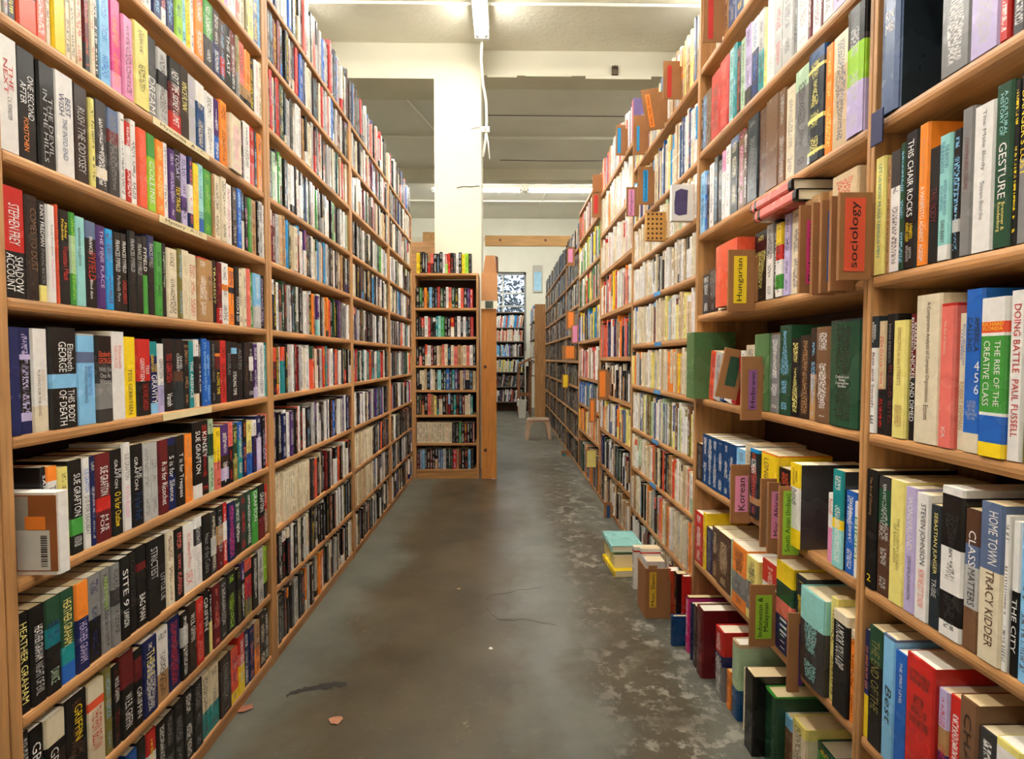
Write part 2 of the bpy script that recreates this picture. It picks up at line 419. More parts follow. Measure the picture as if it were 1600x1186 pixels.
# beams and the square column
setting(box('trim_2', -5, -.6201, 4.9, 5.3, H-.31, H, BEAM))
setting(box('trim_3', -.2, 5, 5.0, 5.26, H-.225, H, BEAM, b=.006))
colm = empty('trim_4', (0, 0, 0)); colm['kind'] = 'structure'
box('column', -.62, -.2, 4.9, 5.3, 0, H, BEAM, colm)
v, f = tube_vf([(-.42, 4.897, 2.53), (-.36, 4.897, 2.545), (-.30, 4.897, 2.54), (-.215, 4.897, 2.548)], .0028, 5); mesh_obj('crack', v, f, DARKM, colm)
v, f = tube_vf([(-.29, 4.897, 3.05), (-.25, 4.897, 3.06), (-.21, 4.897, 3.06)], .0018, 5); mesh_obj('crack', v, f, DARKM, colm)
setting(box('trim_5', -5, 5, 8.05, 8.25, H-.16, H, BEAM, b=.006))
# flaked strip along the lower edge of the right hand beam
bt = MATS['beam_paint']
for x0, x1, d in ((-.15, .12, .018), (.75, 1.35, .026), (.2, .62, .007)): setting(box('trim_6', x0, x1, 4.998, 5.02, H-.225-d, H-.2249, bt))
o = box('wall_bracket', .985, 1.045, 4.975, 5.0, 3.58, 3.66, plain('rust_metal', (96,84,66), .6, .5), b=.008); tag(o, 'small dark metal bracket with a loop on the right ceiling beam', 'bracket')
tube('hook', [(.99, 4.97, 3.63), (1.01, 4.955, 3.645), (1.04, 4.97, 3.63)], .006, MATS['rust_metal'], o)
# conduits and seams across the ceiling
def conduit(y, z, x0, x1, r, m, lab):
    o = tube('ceiling_conduit', [(x0, y, z), ((x0+x1)/2, y, z-.008), (x1, y, z)], r, m); tag(o, lab, 'conduit'); return o
conduit(4.33, 3.785, -5, 5, .013, WHITEP, 'thin white conduit across the ceiling just beyond the near fluorescent lamp')
conduit(6.85, 3.77, -5, 5, .022, WHITEP, 'thick white pipe across the grey ceiling behind the square column')
conduit(6.28, 3.785, -.2, 5, .005, PIPE, 'thin dark conduit across the grey ceiling beyond the beam')
conduit(7.55, 3.74, -.05, 1.45, .006, PIPE, 'dark cable across the ceiling above the far lamps')
conduit(9.6, 3.78, -5, 5, .016, WHITEP, 'white pipe on the ceiling near the window wall')
o = tube('ceiling_conduit', [(-1.05, 5.9, 3.785), (-.62, 7.6, 3.785), (-.45, 9.2, 3.785)], .010, WHITEP); tag(o, 'white conduit running away from the viewer on the ceiling left of the column', 'conduit')
o = tube('ceiling_conduit', [(.75, 8.4, 3.785), (.62, 10.6, 3.785)], .010, WHITEP); tag(o, 'white conduit running away from the viewer on the ceiling right of the column', 'conduit')

# ------------------------------------------------------------------ fluorescent lamps
def emit(name, col, st):
    m, t, b = mat(name); b.inputs['Emission Color'].default_value = col; b.inputs['Emission Strength'].default_value = st
    nz = t.noise(t.new('ShaderNodeTexCoord').outputs['Object'], 2, 1); t.lk(t.mix(nz, (.9,.9,.9,1), (.95,.95,.95,1)), b.inputs['Base Color']); return m
TUBE = emit('fluorescent_tube', (1, .975, .925, 1), LAMP)
ENDC = plain('tube_cap', (200,200,196), .4, .6)
def lamp(x, y, z, L, along, label):
    e = empty('fluorescent_lamp', (x, y, z), 0 if along == 'y' else math.pi/2); tag(e, label, 'lamp', 'fluorescent ceiling lamps')
    box('housing', -.06, .06, -L/2, L/2, .034, .08, METAL, e, b=.004)
    for s in (-1, 1):
        box('end_cap', -.06, .06, s*L/2-.02, s*L/2+.02, -.012, .09, METAL, e, b=.006)
    for dx in (-.03, .03):
        tube('tube', [(dx, -L/2+.03, .012), (dx, 0, .012), (dx, L/2-.03, .012)], .019, TUBE, e, 10)
        for s in (-1, 1): tube('tube_collar', [(dx, s*(L/2-.05), .012), (dx, s*(L/2-.018), .012)], .02, ENDC, e, 10)
    for q in (-.3, .3): tube('hanger', [(0, q*L, .085), (0, q*L, 3.8-z)], .006, METAL, e, 6)
    return e
lamp(-.18, 3.36, 3.66, 2.44, 'y', 'bright fluorescent ceiling lamp hanging lengthwise over the near aisle')
lamp(-.18, .55, 3.66, 2.44, 'y', 'fluorescent ceiling lamp over the viewer, lengthwise above the aisle')
lamp(-.42, 8.6, 3.64, 1.45, 'x', 'far crosswise fluorescent lamp just right of the column')
lamp(1.08, 8.6, 3.64, 1.45, 'x', 'far crosswise fluorescent lamp above the far end of the right bookcases')
lamp(-1.7, 3.2, 3.66, 2.44, 'y', 'fluorescent ceiling lamp over the next aisle beyond the left bookcases')
lamp(1.75, 3.2, 3.66, 2.44, 'y', 'fluorescent ceiling lamp over the next aisle beyond the right bookcases')
lamp(-1.7, .3, 3.66, 2.44, 'y', 'fluorescent ceiling lamp over the next left aisle, beside the viewer')
lamp(1.75, .3, 3.66, 2.44, 'y', 'fluorescent ceiling lamp over the next right aisle, beside the viewer')
lamp(3.5, 6.4, 3.66, 2.44, 'y', 'fluorescent ceiling lamp over the next right aisle, farther back')
lamp(-2.6, 8.6, 3.64, 1.45, 'x', 'far crosswise fluorescent lamp hidden left of the column')
# lamp cord down the column
o = tube('lamp_cord', [(-.18, 4.59, 3.70), (-.19, 4.70, 3.55), (-.18, 4.80, 3.40), (-.155, 4.87, 3.28), (-.15, 4.885, 3.12), (-.16, 4.885, 2.95), (-.185, 4.89, 2.80)], .012, WHITEP)
tag(o, 'white lamp cord sagging from the near lamp down the column', 'cord')
o = box('junction_box', -.195, -.125, 4.86, 4.9, 3.01, 3.06, WHITEP, b=.006); tag(o, 'white junction box on the right edge of the square column', 'box')
tube('lead', [(-.15, 4.875, 3.01), (-.135, 4.88, 2.9), (-.125, 4.885, 2.78)], .006, WHITEP, o)
tube('knob', [(-.16, 4.855, 3.035), (-.16, 4.84, 3.035)], .012, WHITEP, o)
# pine boards spanning the shelf tops at the far end
for i, (x0, x1, z0, lab) in enumerate(((-.26, .80, 2.575, 'long pine board across the aisle above the far bookcases'), (.80, 1.03, 2.572, 'short pine board butted to the right end of the long board'),
     (-1.13, -.9, 2.62, 'pine board end left of the square column, outer of the two'), (-.895, -.62, 2.625, 'pine board end beside the square column, inner of the two'))):
    o = box('pine_board', x0, x1, 7.6, 7.64, z0, z0+.145, PIN, b=.004); tag(o, lab, 'board', 'pine boards')
    if i == 1: box('post', .9, .95, 7.641, 7.69, 2.0205, z0+.1, PIN, o)
    if i > 1: box('post', x0+.08, x0+.12, 7.641, 7.69, 0, z0+.1, PIN, o)
    for k in range(2 if x1-x0 > .5 else 1):
        kx = x0+(x1-x0)*(.2+.6*k if x1-x0 > .5 else .5); vv, ff = tube_vf([(kx, 7.5965, z0+.08), (kx, 7.600, z0+.08)], .018 if x1-x0 > .5 else .008, 12)
        kn = mesh_obj('knot', vv, ff, plain('knot_wood', (128,84,44), .6), o)
o = box('backing_board', -1.2, -.6, 5.6, 5.62, 0, 2.2, WX, b=.003); tag(o, 'brown backing board behind the books left of the square column', 'board')

# ------------------------------------------------------------------ bookcases
XL, XR = -.75, .68
LB = [-.102, ypx(15.5, XL, ZC)-.0215] + [ypx(p, XL, ZC) for p in (422.5, 551, 609.5)] + [4.437]
LLEV = [1.146, .947, .732, .510, .305, .083, -.130, -.355, -.570, -.768, -.972]
RB = [.09] + [ypx(p, XR, ZC) for p in (1352, 1086.5, 986.5, 937, 904)] + [5.9, 6.95, 8.0, 8.8]
RA = [1.28, .998, .714, .433, .152, -.138, -.428, -.717, -.972]
RLEV = [RA, RA, [.99, .70, .50, .297, .075, -.137, -.362, -.566, -.79, -.972],
        [1.146, .86, .587, .30, .01, -.24, -.48, -.73, -.972], [1.30, 1.04, .734, .447, .153, -.158, -.39, -.62, -.972]] + [[1.02, .76, .5, .24, -.02, -.26, -.5, -.74, -.972]]*4
ORD = ['zeroth', 'first', 'second', 'third', 'fourth', 'fifth', 'sixth', 'seventh', 'eighth', 'ninth', 'tenth', 'eleventh', 'twelfth']
def bookcase(side, y0, y1, levels, th, label, depth=.21, edge=.006, kick=True):
    X = XL if side < 0 else XR
    e = empty('bookcase', (X, (y0+y1)/2, 0)); tag(e, label, 'bookcase', 'bookcases along the left of the aisle' if side < 0 else 'bookcases along the right of the aisle')
    hl = (y1-y0)/2 - .001; top = ZC+max(levels); a, b_ = (-depth, 0) if side < 0 else (0, depth)
    ut = .02 if side < 0 else .0095
    for s in (-1, 1): box('upright', a, b_, s*hl, s*(hl-ut), 0, top, WZ, e, b=.002)
    for l in levels: box('shelf', a, b_, -hl+ut+.0005, hl-ut-.0005, ZC+l-th, ZC+l, WY, e, b=edge)
    xb = a if side < 0 else b_
    box('back_panel', xb, xb-.006 if side < 0 else xb+.006, -hl, hl, .02, top, BACK, e)
    if kick: box('kick_board', (-.02, -.003)[0] if side < 0 else .003, -.003 if side < 0 else .02, -hl+.0205, hl-.0205, 0, ZC+levels[-1]-th-.0005, WY, e)
    return e
LN = ['bookcase left of the viewer, its front post at the left frame edge', 'nearest full bookcase on the left, packed with thriller paperbacks', 'second bookcase along the left wall of paperbacks', 'third bookcase along the left wall of paperbacks', 'farthest left bookcase, meeting the end bookcase']
for i in range(5): bookcase(-1, LB[i], LB[i+1], [l+.01 for l in LLEV], .02, LN[i])
RN = ['nearest bookcase on the right, cut by the frame edge', 'second right bookcase with the language dividers', 'third right bookcase, rows of cream paperbacks', 'fourth right bookcase with orange spines at mid height', 'fifth right bookcase with pine upright', 'sixth right bookcase, greyish volumes', 'seventh right bookcase, dark volumes', 'eighth right bookcase, dark volumes', 'last right bookcase at the far end']
for i in range(9): bookcase(1, RB[i], RB[i+1], RLEV[i][:-1] if i == 1 else RLEV[i], .024, RN[i], .25, .009 if i < 3 else 0, i != 1)
# end bookcase facing the viewer
EC = empty('end_bookcase', (-.475, 4.44, 0)); tag(EC, 'low wooden end bookcase facing the viewer in front of the column', 'bookcase')
ECL = [.698, .415, .178, -.058, -.26, -.467, -.703, -.92]
for s in (-1, 1): box('upright', s*.27, s*.25, 0, .24, 0, ZC+.698-.02, WZ, EC, b=.002)
for i, l in enumerate(ECL):
    w2 = .27 if i == 0 else .2495
    box('shelf', -w2, w2, 0, .24, ZC+l-.02, ZC+l, WX, EC, b=.003)
box('kick_board', -.2495, .2495, .004, .02, 0, ZC-.9405, WX, EC); box('back_panel', -.27, .27, .24, .246, 0, ZC+.677, BACK, EC)
# plank beside it with cardboard and a small picture
pk = empty('wooden_plank', (-.122, 4.43, 0)); tag(pk, 'tall honey brown plank with knots standing beside the end bookcase', 'plank')
box('board', -.063, .063, 0, .03, 0, 1.41, PLANK, pk, b=.003)
for z in (.24, .93):
    v, f = tube_vf([(-.03, -.0015, z), (-.03, .001, z)], .014, 12); mesh_obj('knot', v, f, plain('knot_dark', (84,48,24), .6), pk)
cb = empty('cardboard_sheet', (-.118, 4.40, 0)); tag(cb, 'brown cardboard sheet with folded flap on top of the plank', 'cardboard')
CARD = plain('cardboard', (176,124,78), .85, 0, .1, 30)
CARD2 = plain('cardboard_dark', (158,108,64), .85, 0, .1, 30)
box('panel', -.063, .068, 0, .004, 1.47, 1.695, CARD, cb)
mesh_obj('flap', [(-.05,.006,1.695),(.062,.006,1.695),(.045,.03,1.84),(-.03,.03,1.84),(-.05,.012,1.695),(.062,.012,1.695),(.045,.036,1.84),(-.03,.036,1.84)], [(0,1,2,3),(7,6,5,4),(0,4,5,1),(1,5,6,2),(2,6,7,3),(3,7,4,0)], CARD2, cb)
mesh_obj('side_flap', [(.06,.004,1.695),(.075,.05,1.695),(.072,.05,1.83),(.048,.03,1.84)], [(0,1,2,3)], plain('cardboard_inside', (96,62,44), .85), cb)
pc = box('postcard', -.184, -.05, 4.40, 4.404, 1.405, 1.468, plain('postcard_border', (226,220,198), .5)); tag(pc, 'small postcard with dark green centre pinned to the plank', 'picture')
box('print', -.15, -.085, 4.3985, 4.3995, 1.408, 1.466, plain('postcard_green', (70,78,62), .5, 0, .3), pc)

# ------------------------------------------------------------------ far end: shelves, desk, bin, stool, picture
MASS_L, MASS_R = Mass(), Mass()
def pick(pal): return rnd.choice(pal)
def fill(mass, p0, rz, length, z, pal, hr, wr, dp, lean=0, gap=.0008, slack=0, two=.22):
    "a run of books; p0 = world xy of the run's viewer-left end of the spine line"
    d = Vector((math.cos(rz), math.sin(rz))); inn = Vector((-math.sin(rz), math.cos(rz))); s = 0
    while True:
        wd = rnd.uniform(*wr)
        if s+wd > length-slack: break
        h = rnd.uniform(*hr); c = pick(pal); code = c
        if rnd.random() < two: code = c+'.%02d' % rnd.choice((12, 20, 30, 45, 60, 75, 85))+pick(pal)
        ink = rnd.choice(INKS[c in DARK]); off = rnd.choice((0, 0, .002, .004, .008, -.004))
        q = Vector(p0)+d*(s+wd/2)+inn*off
        mass.book((q.x, q.y, z+.0004), rz, wd, dp*rnd.uniform(.96, 1), h, code, ink, lean if lean else 0)
        s += wd+gap+(wd*.0 if not lean else abs(math.sin(lean))*.02)
fc = empty('far_bookcase', (.12, 10.1, 0)); tag(fc, 'far white-shelved bookcase under the window, facing the viewer', 'bookcase')
fl = [1.87, 1.585, 1.325, 1.04, .75, .475, .19]; LSH = plain('painted_shelf', (120,108,98), .6)
for s in (-.52, .26): box('upright', s, s+.02, 0, .25, 0, 1.88, LSH, fc)
for z in fl: box('shelf', -.4995, .2595, 0, .25, z-.02, z, LSH, fc)
box('back_panel', -.52, .28, .25, .256, 0, 1.88, BACK, fc)
for z, pal, ln in zip(fl[1:], ('WWzCCrOqb', 'WWCClzMRc', 'KuWbbqWBz', 'WWqbCKcy', 'KkKzWkKd', 'KkWCzKsP'), (.2, .06, 0, .16, .3, .1)):
    fill(MASS_R, (-.36, 10.11), 0, .72, z, pal, (.19, .235), (.012, .03), .18, ln*.6)
ec = empty('far_bookcase', (.36, 8.86, 0)); tag(ec, 'far bookcase side-on with wide brown end panel, beside the stool', 'bookcase')
box('end_panel', .15, .33, 0, .03, 0, 1.89, WZ, ec, b=.003)
for z in (1.62, 1.32, 1.02, .72): box('shelf', .12, .33, .03, 1.1, z-.02, z, LSH, ec)
box('back_panel', .33, .336, .03, 1.1, 0, 1.89, BACK, ec)
for z, pal in ((1.62, 'BbCWrAW'), (1.32, 'zZWMCkK'), (1.02, 'WCkzuCW'), (.72, 'WCnKyWz')):
    fill(MASS_R, (.49, 9.93), -math.pi/2, 1.02, z, pal, (.19, .26), (.014, .03), .17)
dk = empty('desk', (.34, 9.25, 0)); tag(dk, 'small wooden desk with sloped top in front of the far bookcases', 'desk')
DW = wood('desk_wood', (150,98,60), 0)
mesh_obj('desk_top', [(-.1,-.15,.86),(.125,-.15,.98),(.125,.4,.98),(-.1,.4,.86),(-.1,-.15,.9),(.13,-.15,1.02),(.13,.4,1.02),(-.1,.4,.9)], [(3,2,1,0),(4,5,6,7),(0,1,5,4),(1,2,6,5),(2,3,7,6),(3,0,4,7)], DW, dk)
for x in (-.095, .105):
    for y in (-.14, .37): box('leg', x, x+.03, y, y+.03, 0, .86+(.1 if x > 0 else .0), DW, dk)
box('rail', -.065, .105, -.13, -.11, .36, .42, DW, dk); box('side_panel', .06, .104, .39, .40, .05, .86, BACK, dk)
bn = empty('waste_bin', (.31, 9.02, 0)); tag(bn, 'white waste bin with a bag over its rim beside the desk', 'bin')
BIN = plain('bin_plastic', (222,220,210), .5)
v, f = [], []
for z, s in ((0, .055), (.28, .07), (.30, .078), (.30, .066), (.03, .05)): v += [(-s, -s, z), (s, -s, z), (s, s, z), (-s, s, z)]
for k in range(4): f += [(k*4+i, k*4+(i+1) % 4, k*4+4+(i+1) % 4, k*4+4+i) for i in range(4)]
f += [(3,2,1,0), (16,17,18,19)]; mesh_obj('body', v, f, BIN, bn)
mesh_obj('bag', [(-.085,-.03,.31),(-.05,-.085,.305),(-.02,-.08,.22),(-.088,-.02,.20),(-.06,-.02,.33)], [(0,1,2,3),(0,4,1),(0,3,4)], BIN, bn)
# step stool
st = empty('step_stool', (.43, 6.72, 0)); tag(st, 'small beige plastic step stool on the aisle floor', 'stool')
STL = plain('stool_plastic', (196,162,136), .5, 0, .08, 20); STP = plain('stool_pad', (176,158,132), .8)
v, f = box_vf(-.135, .135, -.1, .1, .215, .25, .012); mesh_obj('seat', v, f, STL, st, True)
box('tread', -.11, .11, -.078, .078, .25, .2535, STP, st, b=.001)
for sx in (-1, 1):
    for sy in (-1, 1):
        a, b2 = (sx*.118, sy*.085), (sx*.142, sy*.108)
        vv = []
        for (cx_, cy_, z, r) in ((a[0], a[1], .216, .026), ((a[0]*1.06), a[1]*1.08, .12, .021), (b2[0], b2[1], 0, .019)):
            vv += [(cx_-r, cy_-r, z), (cx_+r, cy_-r, z), (cx_+r, cy_+r, z), (cx_-r, cy_+r, z)]
        ff = [(3,2,1,0)[::-1], (8,9,10,11)[::-1]] + [(k*4+i, k*4+4+i, k*4+4+(i+1) % 4, k*4+(i+1) % 4) for k in (0, 1) for i in range(4)]
        mesh_obj('leg', vv, ff, STL, st)
for sy in (-1, 1):
    n = 9; vv, ff = [], []
    for k in range(n):
        x = -.095+.19*k/(n-1); zz = .165+.05*math.sqrt(max(0, 1-abs(x/.095)**2.5)) if abs(x) < .095 else .165
        for y in (sy*.09, sy*.1): vv += [(x, y, min(zz, .212)), (x, y, .216)]
    for k in range(n-1):
        q = k*4; ff += [(q, q+4, q+5, q+1), (q+3, q+7, q+6, q+2), (q, q+2, q+6, q+4)]
    mesh_obj('apron', vv, ff, STL, st)
# picture on the far wall
o = box('wall_picture', .59, .78, YW-.03, YW-.001, 2.33, 2.87, plain('picture_frame', (176,172,160), .5), b=.003); tag(o, 'pale framed blue and white picture on the far wall', 'picture')
box('print', .61, .76, YW-.032, YW-.0305, 2.36, 2.74, plain('picture_print', (150,196,220), .5, 0, .35, 9), o)
# ------------------------------------------------------------------ single books, row by row
ONES = ['', 'first', 'second', 'third', 'fourth', 'fifth', 'sixth', 'seventh', 'eighth', 'ninth', 'tenth', 'eleventh', 'twelfth', 'thirteenth', 'fourteenth', 'fifteenth', 'sixteenth', 'seventeenth', 'eighteenth', 'nineteenth']
def ordinal(n):
    if n < 20: return ONES[n]
    t = {2: 'twent', 3: 'thirt', 4: 'fort', 5: 'fift'}[n//10]
    return t+'ieth' if n % 10 == 0 else t+'y-'+ONES[n % 10]
NB = {'paperback': 0, 'book': 0}
def book_label(kind, zone, ink, n, post, shelf, case):
    c = NAME[zone[0][0]]
    if len(zone) > 1 and zone[1][0] != zone[0][0] and ' ' not in c and ' ' not in NAME[zone[1][0]]: c += '-and-'+NAME[zone[1][0]]
    s = c+' '+kind
    if ink: s += ', '+NAME[ink]+' lettering'
    return s+', %s from %s post, %s shelf up, %s' % (ordinal(n), post, shelf, case)
def row(side, z, start_y, spec, shelf, case, kind, hr, dp, group, hmax=.3, ylim=None):
    X = XL-.004 if side < 0 else XR+.004
    rz = math.pi/2 if side < 0 else -math.pi/2
    y = start_y; n = 0; toks = [t for t in spec.strip().split(';') if t.strip()]
    far_count = side < 0 and toks[0].split()[1] == '-' and shelf in ('first', 'ninth', 'tenth')
    if side < 0 and shelf == 'fourth': n = 1
    tot = sum(1 for t in toks if t.split()[1] != '-')
    for tok in spec.strip().split(';'):
        tok = tok.strip()
        if not tok: continue
        parts = tok.split('|'); head = parts[0].split(); px, code = float(head[0]), head[1]
        y1 = ypx(px, X, z)
        if ylim is not None: y1 = min(y1, ylim) if side < 0 else max(y1, ylim)
        wd = abs(y1-y)
        if (side < 0 and y1 <= y) or (side > 0 and y1 >= y): continue
        if code == '-': y = y1; continue
        h = rnd.uniform(*hr); pr = rnd.uniform(-.003, .002); lean = 0; hard = False; d = dp; sc = None
        for a in head[2:]:
            if a[0] == 'h': h = float(a[1:])/1000
            elif a[0] == 'p': pr = float(a[1:])/1000
            elif a[0] == 'l': lean = math.radians(float(a[1:]))
            elif a[0] == 'd': d = float(a[1:])/1000
            elif a[0] == 'c': sc = a[1]
            elif a == 'H': hard = True
        h = min(h, hmax)
        ti, ink = [], None
        zn = zones(code)
        for p in parts[1:]:
            q = p.split(',')
            if q[0] == '*': ink = q[1]; continue
            mode = ''
            if q[-1] in ('h', 'i', 'u'): mode = q.pop()
            f0, f1 = float(q[2]), float(q[3]); u0, u1 = (float(q[4]), float(q[5])) if len(q) > 5 else (.22, .78)
            ti.append((q[0].replace('/', '\n'), q[1], f0, f1, u0, u1, mode))
        if not ti and ink is None: ink = rnd.choice(INKS[zn[0][0] in DARK])
        lab_ink = ti[0][1] if ti else ink
        n += 1
        pos = (X-pr*side, (y+y1)/2, z+.0004)
        if lean: pos = (pos[0], pos[1], z+.0006+abs(math.sin(lean))*wd/2)
        o = add_book(kind, pos, rz, max(wd-.0007, .003), d*rnd.uniform(.97, 1), h, code, ti, ink, hard, lean, None, sc)
        tag(o, book_label(kind, zn, lab_ink, tot+1-n if far_count else n, 'far' if far_count or side > 0 else 'near', shelf, case), kind, group); NB[kind] += 1
        y = y1
    return y, n
def fill_single(side, z, y0, y1, pal, n, shelf, case, kind, hr, wr, dp, group, most):
    "more single books of a shelf, from the near end y0 on; stops after most books and returns where it stopped"
    X = XL-.004 if side < 0 else XR+.004; rz = math.pi/2 if side < 0 else -math.pi/2; y = y0; k = 0
    while k < most:
        wd = rnd.uniform(*wr); yn = y+wd
        if yn > y1: break
        c = pick(pal); code = c+('.%02d' % rnd.choice((15, 30, 60, 80))+pick(pal) if rnd.random() < .25 else '')
        zn = zones(code); ink = rnd.choice(INKS[c in DARK]); n += 1; k += 1
        o = add_book(kind, (X-side*rnd.uniform(-.004, .003), (y+yn)/2, z+.0004), rz, wd-.0007, dp*rnd.uniform(.97, 1), rnd.uniform(*hr), code, (), ink)
        tag(o, book_label(kind, zn, ink, n, 'near', shelf, case), kind, group); NB[kind] += 1
        y = yn
    return y
